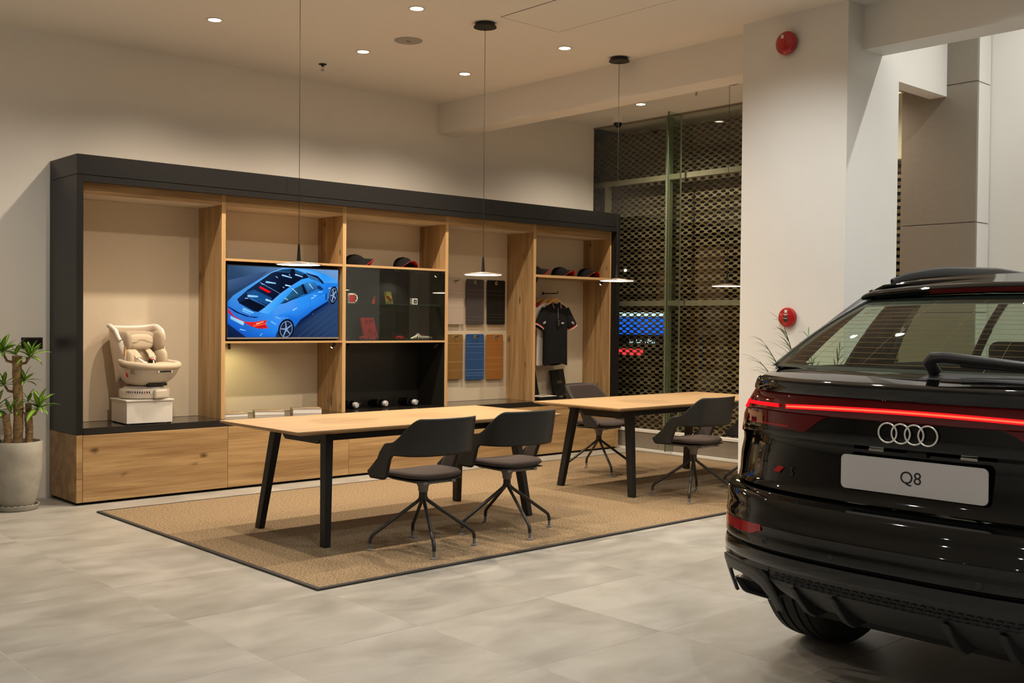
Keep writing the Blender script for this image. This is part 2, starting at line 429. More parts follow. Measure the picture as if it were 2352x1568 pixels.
def text_mesh(txt, size, name, mat, parent, loc, rot, depth=0.001, align='CENTER'):
    cu = bpy.data.curves.new(name, 'FONT'); cu.body = txt; cu.size = size; cu.extrude = depth; cu.align_x = align; cu.align_y = 'CENTER'
    ob = bpy.data.objects.new(name+'_curve', cu); col.objects.link(ob)
    bpy.context.view_layer.update()
    me = bpy.data.meshes.new_from_object(ob.evaluated_get(bpy.context.evaluated_depsgraph_get()))
    bpy.data.objects.remove(ob); bpy.data.curves.remove(cu)
    me.materials.clear(); me.materials.append(MATS[mat])
    o = bpy.data.objects.new(name, me); col.objects.link(o); o.parent = parent; o.location = loc; o.rotation_euler = rot
    return o
def sm(a, b, x):
    t = max(0, min(1, (x-a)/(b-a))); return t*t*(3-2*t)
def lerp(a, b, t): return a+(b-a)*t
def interp(xs, ys, x):
    if x <= xs[0]: return ys[0]
    for i in range(1, len(xs)):
        if x <= xs[i]: return lerp(ys[i-1], ys[i], (x-xs[i-1])/(xs[i]-xs[i-1]))
    return ys[-1]
def project(p):
    d = Vector(p)-CAM; z = d.dot(fwd)
    if z < 0.05: return None
    return (W_PX/2+F_PX*d.dot(r2)/z, H_PX/2-F_PX*d.dot(u2)/z)

# ------------------------------------------------------------------ room shell
YW, XG, ZC, ZL = 0.577, 6.30, 3.696, 3.755
BX0, BX1, BZ = 3.93, 4.19, 3.386
XMIN, YMIN = -9.0, -15.0
# floor: grout bed with single tiles laid on it
fl = struct('floor', MB().box(XMIN, 6.6, YMIN, YW+0.2, -0.12, -0.0007), 'grout', 'grey stone-look tiled showroom floor')
tile_proto = None; rest = MB(); TS = 0.8
tiles = []
for i in range(-12, 9):
    for j in range(-14, 7):
        x0 = 0.03+i*TS; y0 = -4.257+j*TS
        if x0+TS < XMIN or x0 > 6.5 or y0 > YW or y0+TS < YMIN: continue
        pr_ = project((x0+TS/2, y0+TS/2, 0))
        under_rug = x0 > 0.05 and x0+TS < 6.05 and y0 > -3.35 and y0+TS < -0.4
        vis = pr_ is not None and -500 < pr_[0] < W_PX+500 and pr_[1] < H_PX+600 and not under_rug
        tiles.append((x0, y0, vis))
for x0, y0, vis in tiles:
    x1 = min(x0+TS, 6.42); y1 = min(y0+TS, YW)
    cut = x1 < x0+TS-1e-6 or y1 < y0+TS-1e-6
    if vis and not cut:
        if tile_proto is None:
            tile_proto = MB().box(-TS/2+0.0011, TS/2-0.0011, -TS/2+0.0011, TS/2-0.0011, -0.0006, 0.0).build('tile', 'floor_tile', fl, bevel=0.0003, seg=1)
            tile_proto.location = (x0+TS/2, y0+TS/2, 0)
        else:
            inst(tile_proto, 'tile', fl, (x0+TS/2, y0+TS/2, 0))
    elif vis and cut and x1-x0 > 0.02 and y1-y0 > 0.02:
        MB().box(x0+0.0011, x1, y0+0.0011, y1, -0.0006, 0).build('tile', 'floor_tile', fl)
    elif not vis:
        rest.box(x0+0.0011, x1-0.0011, y0+0.0011, y1-0.0011, -0.0006, 0)
o = rest.build('tile_field', 'floor_tile', fl); o['kind'] = 'stuff'
# walls
struct('wall_back', MB().box(XMIN, XG, YW, YW+0.2, 0, 3.9), 'wall_paint', 'cream painted back wall above the shelving')
struct('wall_left', MB().box(XMIN-0.2, XMIN, YMIN, YW+0.2, 0, 3.9), 'wall_paint', 'plain cream side wall of the showroom')
struct('wall_front', MB().box(XMIN, 6.6, YMIN-0.2, YMIN, 0, 5.3), 'wall_paint', 'plain cream wall behind the camera')
struct('ceiling', MB().box(XMIN, BX0, YMIN, YW, ZC, ZC+0.25), 'ceiling_paint', 'flat cream plaster ceiling with downlights')
struct('ceiling_window', MB().box(BX1, 6.9, -3.79, YW, ZL, ZL+0.2), 'ceiling_paint', 'narrow ceiling strip between beam and window')
ZH = 5.2
struct('ceiling_high', MB().box(BX0, 6.9, YMIN, -3.79, ZH, ZH+0.2), 'ceiling_paint', 'high ceiling beyond the beam at the right')
struct('trim_1', MB().box(BX0, BX1, YMIN, YW, BZ, 5.2), 'ceiling_paint', 'boxed plaster beam running across the ceiling')
struct('trim_2', MB().box(BX1, 5.9, -3.94, -3.79, BZ+0.01, ZH), 'pillar_paint', 'short white bulkhead beam right of the pillar')
struct('wall_pillar', MB().box(3.72, 4.44, -4.28, -3.40, 0, ZC+0.2), 'pillar_paint', 'square white pillar beside the rug', bevel=0.004)
# brown clad column right of pillar, and white wall beyond
cl = struct('wall_column', MB().box(5.92, 6.75, -4.19, -3.55, 0, ZH), 'cladding_seam', 'brown clad column right of the white pillar')
zz = [0.02, 0.72, 1.55, 2.31, 3.49, 4.3, ZH-0.02]
for a, b in zip(zz[:-1], zz[1:]):
    MB().box(5.90, 5.93, -4.205, -3.535, a+0.005, b-0.005).build('cladding_panel', 'cladding', cl, bevel=0.002)
    MB().box(5.935, 6.15, -4.205, -4.19, a+0.005, b-0.005).build('cladding_panel', 'trim_white', cl, bevel=0.002)
struct('wall_right', MB().box(6.16, 6.36, YMIN, -4.19, 0, ZH), 'pillar_paint', 'white wall at the right behind the car')
struct('wall_lintel', MB().box(6.31, 6.42, -3.55, -3.25, 2.98, ZL), 'wall_paint', 'small cream wall piece above the window end')
# window wall
kw = struct('wall_window', MB().box(6.24, 6.40, -3.60, YW, 0, 0.205), 'cladding_seam', 'low knee wall under the window')
for k, (a, b) in enumerate(((YW-0.002, -0.52), (-0.532, -1.62), (-1.632, -2.72), (-2.732, -3.6))):
    MB().box(6.228, 6.245, b, a, 0.028, 0.198).build('knee_panel', 'cladding', kw, bevel=0.0015)
struct('baseboard_right', MB().box(6.205, 6.235, -3.4, YW, 0, 0.022), 'trim_white', 'thin white baseboard strip under the window')
struct('trim_3', MB().box(6.215, 6.31, -3.6, YW, 0.205, 0.232), 'trim_white', 'white window sill strip')
w1 = struct('window_1', MB().box(6.29, 6.315, -3.6, YW, 3.738, ZL), 'cladding', 'tall glazed window in front of a perforated metal screen')
MB().box(6.297, 6.307, -0.725, YW-0.001, 0.232, 3.738).build('pane', 'window_glass', w1)
MB().box(6.297, 6.307, -3.55, -0.737, 0.232, 3.738).build('pane', 'window_glass', w1)
MB().box(6.10, 6.296, -0.736, -0.724, 0.03, 3.745).build('glass_fin', 'fin_glass', w1)
MB().box(6.094, 6.0995, -0.736, -0.724, 0.03, 3.745).build('glass_fin_edge', 'glass_edge', w1)
MB().box(6.310, 6.316, -0.741, -0.721, 0.232, 3.73).build('joint', 'steel_frame', w1)
MB().box(6.06, 6.09, -0.79, -0.67, 0.0, 0.001).build('fin_plate', 'steel_dull', w1)
sf = struct('window_2', MB().box(6.40, 6.46, -0.50, -0.445, 0, 3.95), 'steel_frame', 'pale steel posts and rails outside the glass')
MB().box(6.40, 6.46, 0.43, 0.485, 0, 3.115).build('post', 'steel_frame', sf)
MB().box(6.40, 6.46, -2.4, -2.345, 0, 3.95).build('post', 'steel_frame', sf)
for z in (1.665, 3.085): MB().box(6.402, 6.458, -3.9, 0.75, z-0.03, z+0.03).build('rail', 'steel_frame', sf)
# perforated pleated screen: slats with real hexagonal holes
def slat_mesh(name, tilt):
    bm = bmesh.new(); H = 0.066; Y0, Y1 = -3.53, 0.95; pitch = 0.1135
    edges = []
    def loop(pts):
        vs = [bm.verts.new(p) for p in pts]
        for i in range(len(vs)): edges.append(bm.edges.new((vs[i], vs[(i+1) % len(vs)])))
    def pt(y, z): return (tilt*z/(H/2)*0.008, y, z)
    loop([pt(Y0, -H/2), pt(Y1, -H/2), pt(Y1, H/2), pt(Y0, H/2)])
    n = int((Y1-Y0)/pitch)-1
    for r_ in (0, 1):
        zc = -0.0160 if r_ == 0 else 0.0160
        for k in range(n):
            yc_ = Y0+0.08+k*pitch+(pitch/2 if r_ else 0)
            loop([pt(yc_-0.0375, zc), pt(yc_-0.020, zc-0.0155), pt(yc_+0.020, zc-0.0155), pt(yc_+0.0375, zc), pt(yc_+0.020, zc+0.0155), pt(yc_-0.020, zc+0.0155)])
    bmesh.ops.triangle_fill(bm, use_beauty=True, use_dissolve=False, edges=edges)
    me = bpy.data.meshes.new(name); bm.to_mesh(me); bm.free(); me.materials.append(MATS['screen_metal'])
    return me
scr = thing('perforated_screen', 'bronze pleated metal screen with honeycomb holes outside the window', 'screen', (6.56, 0, 0))
ma_, mb_ = slat_mesh('slat', 1), slat_mesh('slat', -1)
k = 0; z = 0.10
while z < 3.71:
    o = bpy.data.objects.new('slat', ma_ if k % 2 == 0 else mb_); col.objects.link(o); o.parent = scr; o.location = (0, 0, z)
    md = o.modifiers.new('thickness', 'SOLIDIFY'); md.thickness = 0.002
    z += 0.066; k += 1
# street outside
struct('ground_outside', MB().box(6.62, 40, -20, 25, -0.3, -0.15), 'asphalt', 'dark street beyond the window')
t = thing('shop_sign', 'glowing blue shop sign with white top strip across the street', 'sign', (13.0, 0, 0))
MB().box(0.0, 0.2, 4.95, 7.6, 1.0, 1.66).build('board', 'black_matte', t)
for y_ in (5.1, 7.3): MB().box(0.05, 0.15, y_, y_+0.1, -0.15, 1.0).build('post', 'black_matte', t)
MB().box(-0.03, -0.001, 5.0, 6.6, 1.22, 1.55).build('blue_panel', 'sign_blue', t)
MB().box(-0.04, -0.001, 4.95, 6.6, 1.57, 1.65).build('white_strip', 'sign_white', t)
MB().box(-0.04, -0.001, 4.93, 4.97, 0.9, 1.6).build('side_strip', 'sign_white', t)
text_mesh('Jo  Cn  Ninh', 0.13, 'lettering', 'sign_white', t, (-0.02, 5.55, 1.09), (PI/2, 0, -PI/2))
t = thing('red_sign', 'glowing red light strip across the street', 'sign', (12.9, 0, 0))
MB().box(0, 0.08, 5.45, 6.5, 0.80, 0.95).build('housing', 'black_matte', t)
for y_ in (5.6, 6.3): MB().box(0.02, 0.06, y_, y_+0.05, -0.15, 0.80).build('post', 'black_matte', t)
MB().box(-0.02, -0.001, 5.45, 6.5, 0.81, 0.94).build('tube', 'sign_red', t)
t = thing('street_building', 'dim pinkish house front across the street', 'building', (17, 0, 0))
P('house_pink', (0.5, 0.30, 0.24), 0.8, emit=(0.5, 0.22, 0.14), es=0.05)
P('house_dark', (0.05, 0.05, 0.055), 0.8)
MB().box(0, 3, 2.2, 12, -0.1, 3.6).build('wall', 'house_dark', t)
for k, (a, b, c, d) in enumerate(((6.6, 7.3, 1.9, 3.2), (2.4, 2.7, 1.2, 2.6), (3.2, 3.45, 1.1, 2.2), (4.4, 4.6, 1.2, 2.9), (8.0, 8.5, 1.8, 2.7))):
    MB().box(-0.05, -0.002, a, b, c, d).build('lit_bay', 'house_pink', t)
MB().box(-0.3, 0, 1.9, 12.2, 3.6, 3.75).build('roof', 'house_dark', t)
for k, (y, z) in enumerate(((3.6, 1.9), (2.9, 1.75), (2.4, 2.0), (3.9, 1.2), (2.6, 0.8), (7.8, 2.6))):
    t = thing('street_lamp', 'tiny white light point in the street behind the metal screen', 'lamp', (15, y, 0), group='far street lights')
    MB().lathe([(0.015, 0), (0.012, z)], 6).build('pole', 'black_matte', t)
    MB().ell((0, 0, z+0.02), (0.035, 0.035, 0.03), 8, 6).build('bulb', 'street_white', t)

# ------------------------------------------------------------------ downlights and ceiling fittings
def spot(parent, loc, power, color, size=95, blend=0.5, radius=0.03, aim=None):
    ld = bpy.data.lights.new('lamp_light', 'SPOT'); ld.energy = power; ld.color = color
    ld.spot_size = math.radians(size); ld.spot_blend = blend; ld.shadow_soft_size = radius
    o = bpy.data.objects.new('lamp_light', ld); col.objects.link(o); o.parent = parent; o.location = loc
    if aim: o.rotation_euler = Vector(aim).to_track_quat('-Z', 'Y').to_euler()
    return o
def downlight(x, y, z, label, color, power, mat, size=140, aim=None, group='recessed ceiling downlights', r=0.048):
    t = thing('downlight', label, 'lamp', (x, y, z), 0, group)
    MB().lathe([(r+0.004, -0.0005), (r+0.016, -0.0005), (r+0.017, -0.003), (r+0.006, -0.007), (r, -0.005), (r-0.002, -0.0005)], 28).build('trim_ring', 'trim_white', t, smooth=True)
    MB().lathe([(0.0001, -0.0032), (r-0.001, -0.0032)], 24).build('lens', mat, t)
    spot(t, (0, 0, -0.03), power, color, size, 1.0, aim=aim)
    return t
WL = 'warm round downlight in the ceiling '
downlight(0.761, -0.719, ZC, WL+'above the child seat bay', WARM, WARM_W, 'lamp_warm')
downlight(2.11, -0.713, ZC, WL+'beside the sprinkler', WARM, WARM_W, 'lamp_warm')
downlight(3.236, -0.694, ZC, WL+'nearest the beam by the back wall', WARM, WARM_W, 'lamp_warm')
downlight(1.682, -2.017, ZC, WL+'between the first two pendants', WARM, WARM_W, 'lamp_warm')
downlight(3.239, -1.976, ZC, WL+'between the two black pendant roses', WARM, WARM_W, 'lamp_warm')
downlight(5.62, -0.74, ZL, WL+'strip by the window', WARM, WARM_W, 'lamp_warm')
downlight(5.62, -2.9, ZL, WL+'strip, hidden behind the pillar', WARM, WARM_W*0.7, 'lamp_warm')
downlight(0.1, -2.0, ZC, WL+'just above the left frame of view', WARM, WARM_W, 'lamp_warm')
downlight(-0.6, -0.72, ZC, WL+'left of the shelving above the potted plant', NEUT, NEUT_W*0.6, 'lamp_neutral')
k = 0
for y in (-4.6, -6.6, -8.8, -11.2):
    for x in (-6.5, -4.2, -2.0, 0.2, 2.4):
        w_ = 1.0
        downlight(x, y, ZC, 'white round downlight over the showroom floor, outside the picture', NEUT, NEUT_W*w_, 'lamp_neutral', group='showroom floor downlights', size=140)
for y in (-5.4, -7.8):
    downlight(3.3, y, ZC, 'white round downlight over the parked car, outside the picture', NEUT, NEUT_W, 'lamp_neutral', group='downlights over the car', size=140)
downlight(2.72, -3.90, ZC, 'white round downlight washing the pillar face, above the picture', NEUT, NEUT_W*1.15, 'lamp_neutral', group='downlights by the pillar')
for y, lb in ((-5.7, 'nearer the pillar'), (-8.0, 'farther from the pillar')):
    downlight(5.15, y, ZH, 'white round downlight by the right wall, '+lb, NEUT, NEUT_W*4.0, 'lamp_neutral', group='downlights by the right wall')
t = thing('ceiling_speaker', 'round grey ceiling speaker grille between the downlights', 'speaker', (2.173, -1.26, ZC))
MB().lathe([(0.0001, -0.006), (0.108, -0.006), (0.113, -0.004), (0.115, -0.0005)], 40).build('grille', 'grille_grey', t, smooth=True)
MB().box(-0.02, 0.02, -0.003, 0.003, -0.0085, -0.006).build('badge', 'black_matte', t)
def sprinkler(x, y, z, label):
    t = thing('sprinkler', label, 'sprinkler', (x, y, z), 0)
    MB().lathe([(0.0001, -0.0005), (0.035, -0.0005), (0.036, -0.006), (0.016, -0.010), (0.012, -0.022), (0.0001, -0.022)], 20).build('escutcheon', 'table_metal', t, smooth=True)
    for s in (-1, 1): MB().tube([(0.008*s, 0, -0.02), (0.013*s, 0, -0.035), (0.011*s, 0, -0.05), (0.003*s, 0, -0.056)], 0.0022, 6).build('yoke_arm', 'steel_dull', t)
    MB().tube([(0, 0, -0.022), (0, 0, -0.052)], 0.0025, 6).build('glass_bulb', 'red_plastic', t)
    MB().lathe([(0.0001, -0.056), (0.015, -0.056), (0.015, -0.059), (0.0001, -0.059)], 12).build('deflector', 'steel_dull', t)
sprinkler(2.105, -0.094, ZC, 'dark fire sprinkler head hanging from the main ceiling')
sprinkler(5.46, -1.60, ZL, 'small sprinkler head on the ceiling strip by the window')
t = thing('dome_camera', 'white dome security camera on the ceiling by the window', 'camera', (5.98, -0.09, ZL))
MB().lathe([(0.0001, -0.0005), (0.075, -0.0005), (0.074, -0.03), (0.068, -0.062), (0.052, -0.068), (0.0001, -0.068)], 28).build('housing', 'trim_white', t, smooth=True)
MB().ell((0, 0, -0.068), (0.048, 0.048, 0.052), 20, 8, v0=0, v1=0.5).build('dome', 'car_gloss_black', t, smooth=True)
t = thing('ceiling_hatch', 'rectangular plaster access hatch flush in the ceiling', 'hatch', (2.564, -2.278, ZC))
MB().box(-0.301, 0.301, -1.45, 0.002, -0.0012, 0.0).build('seam', 'soil', t)
MB().box(-0.295, 0.295, -1.444, -0.004, -0.0020, -0.0012).build('panel', 'ceiling_paint', t)
# wall plate left of the shelving
t = thing('wall_switch_panel', 'black switch panel on the wall behind the potted plant', 'switch', (-0.138, YW, 1.235))
MB().box(-0.081, 0.081, -0.012, -0.0005, -0.044, 0.044).build('plate', 'black_matte', t, bevel=0.003)
for k in range(2): MB().box(-0.074+k*0.076, -0.002+k*0.076, -0.016, -0.012, -0.037, 0.037).build('rocker', 'black_lacquer', t, bevel=0.002)

# ------------------------------------------------------------------ rug
RX0, RX1, RY0, RY1 = 0.013, 6.07, -3.3945, -0.3614
t = thing('rug', 'large brown woven rug with dark border under the tables', 'rug')
MB().box(RX0+0.03, RX1-0.03, RY0+0.03, RY1-0.03, 0.0005, 0.011).build('woven_field', 'rug_weave', t)
for a, b, c, d in ((RX0, RX1, RY0, RY0+0.032), (RX0, RX1, RY1-0.032, RY1), (RX0, RX0+0.032, RY0+0.031, RY1-0.031), (RX1-0.032, RX1, RY0+0.031, RY1-0.031)):
    MB().box(a, b, c, d, 0.0003, 0.0125).build('border_strip', 'rug_border', t, bevel=0.006, seg=3)

# ------------------------------------------------------------------ shelving wall
NB = 5; B0, BP = 0.0505, 1.2082; YB = 0.525
BT = [B0+BP*i for i in range(NB+1)]
SX1 = 6.142
# base cabinets
for i in range(NB):
    a = 0.048+1.2095*i; b = a+1.2095 if i < NB-1 else 6.086
    nm = ['under the child seat', 'under the television', 'under the glass case', 'under the fabric samples', 'under the polo shirts'][i]
    t = thing('base_cabinet', 'oak base cabinet '+nm, 'cabinet', (a, 0, 0), 0, 'oak base cabinets')
    MB().box(0.001, b-a-0.001, 0.02, 0.57, 0.03, 0.538).build('carcass', 'black_matte', t)
    MB().box(0.0015, b-a-0.0015, 0.0, 0.019, 0.022, 0.536).build('front_panel', 'oak_h', t, bevel=0.001, seg=1)
    MB().box(0.0, b-a, 0.05, 0.065, 0.001, 0.029).build('toe_kick', 'black_gap', t)
for nm, a, b, lb in (('end_panel', 0.0, 0.0465, 'oak end panel at the left of the base cabinets'), ('end_panel', 6.0875, SX1, 'narrow oak end panel at the right by the window')):
    t = thing(nm, lb, 'panel', (a, 0, 0), 0, 'base end panels')
    MB().box(0, b-a, 0.0, 0.57, 0.022, 0.5385).build('board', 'oak_h', t, bevel=0.001, seg=1)
    MB().box(0.02, b-a-0.002, 0.05, 0.56, 0.001, 0.0215).build('plinth', 'black_gap', t)
# worktop
t = MB().box(0.053, 6.088, 0.0, 0.56, 0.5405, 0.592).build('worktop', 'worktop_gloss', bevel=0.0015, seg=1)
tag(t, 'long glossy dark worktop running along the base cabinets', 'worktop')
# black surround
t = thing('black_surround', 'matt black portal frame around the oak shelving', 'frame')
MB().box(0.0, 0.0505, 0.0, 0.576, 0.5405, 2.5265).build('side_panel', 'black_lacquer', t, bevel=0.001, seg=1)
MB().box(6.091, SX1, 0.0, 0.576, 0.5405, 2.5265).build('side_panel', 'black_lacquer', t, bevel=0.001, seg=1)
MB().box(0.051, 6.0905, 0.0, 0.05, 2.478, 2.5265).build('header', 'black_lacquer', t)
MB().box(0.06, 6.08, 0.052, 0.57, 2.49, 2.515).build('top_board', 'black_matte', t)
fx = [0.0, 1.81, 3.60, 4.98, SX1]
for a, b in zip(fx[:-1], fx[1:]):
    MB().box(a+0.0008, b-0.0008, 0.0, 0.576, 2.532, 2.684).build('fascia', 'black_lacquer', t, bevel=0.001, seg=1)
MB().box(0.003, SX1-0.003, 0.004, 0.57, 2.5266, 2.5319).build('shadow_gap', 'black_gap', t)
# oak modules
nmz = ['tall oak display bay with the child seat', 'oak bay with the television', 'oak bay with the glass case', 'tall oak bay with fabric samples', 'oak bay with the polo shirts']
YF = 0.090
for i in range(NB):
    a, b = BT[i], BT[i+1]
    t = thing('shelf_module', nmz[i], 'shelf', (a, 0, 0.592), 0, 'oak shelf modules')
    w = b-a
    for x0, x1 in ((0.0005, 0.018), (w-0.018, w-0.0005)):
        s = MB().box(x0, x1, YF+0.0025, YB, 0.0005, 1.896).build('side_board', 'oak_v', t)
        MB().box(x0, x1, YF, YF+0.002, 0.0005, 1.896).build('edge_band', 'oak_edge', s)
    MB().box(0.0185, w-0.0185, YF+0.001, YF+0.02, 1.806, 1.896).build('top_rail', 'oak_h', t)
    MB().box(0.0185, w-0.0185, YF+0.021, YB-0.012, 1.808, 1.822).build('inner_ceiling', 'inner_ceiling', t)
    def board(z, zt=0.02, front=YF+0.001):
        s = MB().box(0.0185, w-0.0185, front+0.0025, YB-0.013, z-0.592-zt, z-0.592).build('shelf_board', 'oak_h', t)
        MB().box(0.0185, w-0.0185, front, front+0.002, z-0.592-zt, z-0.592).build('edge_band', 'oak_edge_h', s)
    def back(z0, z1, m): MB().box(0.0185, w-0.0185, YB-0.011, YB+0.01, z0-0.592, z1-0.592).build('back_panel', m, t)
    if i in (0, 3): back(0.594, 2.399, 'back_panel')
    if i == 1:
        board(1.953); board(1.250, 0.017)
        back(1.954, 2.399, 'back_panel'); back(1.251, 1.932, 'black_matte'); back(0.594, 1.233, 'back_panel')
    if i == 2:
        board(1.955, 0.021); board(1.247, 0.018)
        back(1.956, 2.399, 'back_panel')
        for z0, z1 in ((1.2475, 1.9335), (0.594, 1.2285)):
            back(z0, z1, 'black_interior')
            for x0 in (0.0187, w-0.0227):
                MB().box(x0, x0+0.004, YF+0.004, YB-0.012, z0-0.592, z1-0.592).build('lining', 'black_interior', t)
            MB().box(0.0228, w-0.0228, YF+0.004, YB-0.012, z1-0.592-0.004, z1-0.592-0.0005).build('lining', 'black_interior', t)
        MB().box(0.0228, w-0.0228, YF+0.004, YB-0.012, 1.2475-0.592, 1.251-0.592).build('lining', 'black_interior', t)
        # glass case doors
        for s, (x0, x1) in enumerate(((0.021, w/2-0.0015), (w/2+0.0015, w-0.021))):
            d = MB().box(x0, x1, YF+0.001, YF+0.006, 1.252-0.592, 1.9325-0.592).build('glass_door', 'door_glass', t)
            hx = x0 if s == 0 else x1-0.04
            for zz_ in (1.255, 1.908): MB().box(hx, hx+0.04, YF+0.0065, YF+0.02, zz_-0.592, zz_-0.592+0.02).build('hinge', 'black_matte', d)
            mx_ = x1-0.03 if s == 0 else x0+0.005
            MB().box(mx_, mx_+0.025, YF+0.0065, YF+0.014, 1.910-0.592, 1.925-0.592).build('catch', 'black_matte', d)
        MB().box(0.024, w-0.024, 0.14, YB-0.013, 1.593-0.592, 1.5985-0.592).build('glass_shelf', 'shelf_glass', t)
        MB().box(0.024, w-0.024, 0.137, 0.1395, 1.593-0.592, 1.5985-0.592).build('glass_shelf_edge', 'glass_edge', t)
    if i == 4:
        board(1.950, 0.027)
        back(1.951, 2.399, 'back_panel'); back(0.594, 1.922, 'back_panel')
# little spotlights under shelves
def mini_spot(x, y, z, label, on, aim, color=(1, 0.86, 0.5), power=6, size=75):
    t = thing('cabinet_spotlight', label, 'lamp', (x, y, z), 0, 'small shelf spotlights')
    a = Vector(aim).normalized()
    MB().box(-0.012, 0.012, -0.012, 0.012, -0.006, -0.0005).build('foot', 'black_matte', t)
    MB().tube([(0, 0, -0.004), (0, 0, -0.022)], 0.004, 6).build('stem', 'black_matte', t)
    p0 = Vector((0, 0, -0.028))-a*0.02; p1 = Vector((0, 0, -0.028))+a*0.026
    MB().tube([p0, p1], 0.0125, 10).build('barrel', 'black_matte', t)
    MB().tube([p1-a*0.001, p1+a*0.0008], 0.0105, 10).build('lens', 'spot_led' if on else 'black_interior', t)
    if on: spot(t, tuple(p1+a*0.012), power, color, size, 0.7, 0.008, aim)
mini_spot(BT[1]+0.075, 0.13, 1.233, 'tiny black spotlight under the left end of the television shelf', True, (0.45, 0.75, -0.80), (1, 0.86, 0.42), 9.0, 95)
mini_spot(BT[2]-0.08, 0.14, 1.233, 'tiny lit spotlight under the right end of the television shelf', True, (-0.75, 0.15, -0.8), (1, 0.9, 0.6), 1.6)
mini_spot(BT[2]+0.08, 0.14, 1.2245, 'tiny black spotlight under the left end of the glass case', False, (0.4, 0.6, -0.8))
mini_spot(BT[3]-0.09, 0.14, 1.2245, 'tiny black spotlight under the right end of the glass case', False, (-0.4, 0.5, -0.8))
mini_spot(BT[4]+0.065, 0.13, 1.923, 'tiny black spotlight under the left end of the cap shelf', False, (0.4, 0.6, -0.8))
mini_spot(BT[5]-0.10, 0.14, 1.923, 'tiny lit spotlight under the right end of the cap shelf', True, (-0.6, 0.3, -0.8), (1, 0.85, 0.6), 2.0)
mini_spot(BT[2]+0.09, 0.13, 1.9285, 'tiny lit spotlight at the left end inside the glass case', True, (0.25, 0.4, -0.9), (1, 0.92, 0.75), 7.0, 95)
mini_spot(BT[3]-0.09, 0.13, 1.9285, 'tiny spotlight at the right end inside the glass case', True, (-0.5, 0.4, -0.8), (1, 0.92, 0.75), 6.0, 95)

# ------------------------------------------------------------------ television
TVX0, TVX1, TVZ0, TVZ1, TVY = 1.315, 2.4205, 1.283, 1.8975, 0.12
t = thing('television', 'wall-mounted television showing a blue car driving', 'television', ((TVX0+TVX1)/2, TVY, 1.255))
cx = (TVX0+TVX1)/2
MB().box(TVX0-cx-0.008, TVX1-cx+0.008, 0.004, 0.05, 0.010, TVZ1-1.255+0.008).build('casing', 'black_matte', t, bevel=0.002)
MB().box(TVX0-cx-0.008, TVX1-cx+0.008, -0.003, 0.004, 0.012, TVZ0-1.255-0.001).build('chin', 'chair_grey', t, bevel=0.001)
MB().box(0.445, 0.475, -0.0045, -0.003, 0.016, 0.021).build('logo', 'chrome', t)
for s in (-1, 1): MB().box(0.30*s-0.03, 0.30*s+0.03, 0.05, 0.39, 0.2, 0.5).build('wall_bracket', 'black_matte', t)
pic = []   # (rgb or list of rgb, polygon in traced coordinates)
def poly(c, *pts): pic.append((c, pts))
def streak(c, x0, y0, x1, y1, th):
    dx, dy = x1-x0, y1-y0; L = math.hypot(dx, dy); nx, ny = -dy/L*th/2, dx/L*th/2
    poly(c, (x0+nx, y0+ny), (x1+nx*0.6, y1+ny*0.6), (x1-nx*0.6, y1-ny*0.6), (x0-nx, y0-ny))
def ellipse(c, x, y, rx, ry, rot=0, n=28):
    pts = []
    for i in range(n):
        a = 2*PI*i/n; u, v = rx*math.cos(a), ry*math.sin(a)
        pts.append((x+u*math.cos(rot)-v*math.sin(rot), y+u*math.sin(rot)+v*math.cos(rot)))
    poly(c, *pts)
X_L, X_R = 105, 2092
def top_y(x): return 147+(x-105)*95/1987.0
def bot_y(x): return 1447-(x-105)*7/1987.0
poly([(46, 72, 104), (112, 158, 214), (40, 62, 98), (10, 26, 66)], (105, 147), (2092, 242), (2092, 1440), (105, 1447))
poly([(66, 92, 134), (54, 82, 124), (40, 70, 112), (44, 70, 104)], (105, 420), (800, 250), (520, 480), (105, 640))
poly([(40, 62, 98), (46, 70, 108), (40, 62, 98), (20, 36, 68)], (1500, 1000), (2092, 640), (2092, 1440), (1150, 1440))
poly([(16, 32, 70), (18, 36, 78), (36, 60, 112), (20, 38, 80)], (1380, 1120), (1890, 800), (1960, 850), (1260, 1330))
for a in range(4): streak((52, 78, 120), 1350+a*150, 1430, 2085, 860+a*130, 10)
BL = (38, 138, 240)
poly([(40, 120, 215), (60, 140, 225), (70, 150, 232), (80, 160, 238), (110, 175, 240), (100, 172, 245), (60, 165, 250), (50, 160, 250), (45, 150, 245), (38, 140, 240), (30, 120, 225), (28, 115, 220), (30, 120, 225), (34, 128, 232), (36, 130, 235), (40, 140, 240), (36, 130, 235), (24, 105, 215), (18, 85, 190), (20, 90, 200)],
     (105, 800), (200, 690), (420, 540), (640, 400), (860, 270), (1050, 197), (1300, 208), (1560, 222), (1860, 320), (2092, 450), (2092, 540), (1930, 560), (1890, 800), (1600, 965), (1380, 1130), (1270, 1250), (960, 1340), (930, 1442), (420, 1444), (105, 1200))
poly([(110, 178, 245), (90, 172, 248), (20, 150, 255), (60, 160, 245), (90, 165, 235), (60, 150, 235), (110, 180, 242)], (1290, 210), (1520, 235), (1800, 310), (2040, 400), (2085, 470), (1830, 470), (1500, 300))
poly([(60, 110, 160), (70, 125, 180), (40, 90, 140), (45, 95, 145)], (1480, 285), (1720, 370), (1815, 475), (1560, 395))
poly((16, 30, 60), (1480, 282), (1700, 345), (1800, 440), (1815, 478), (1790, 488), (1700, 390), (1490, 300))
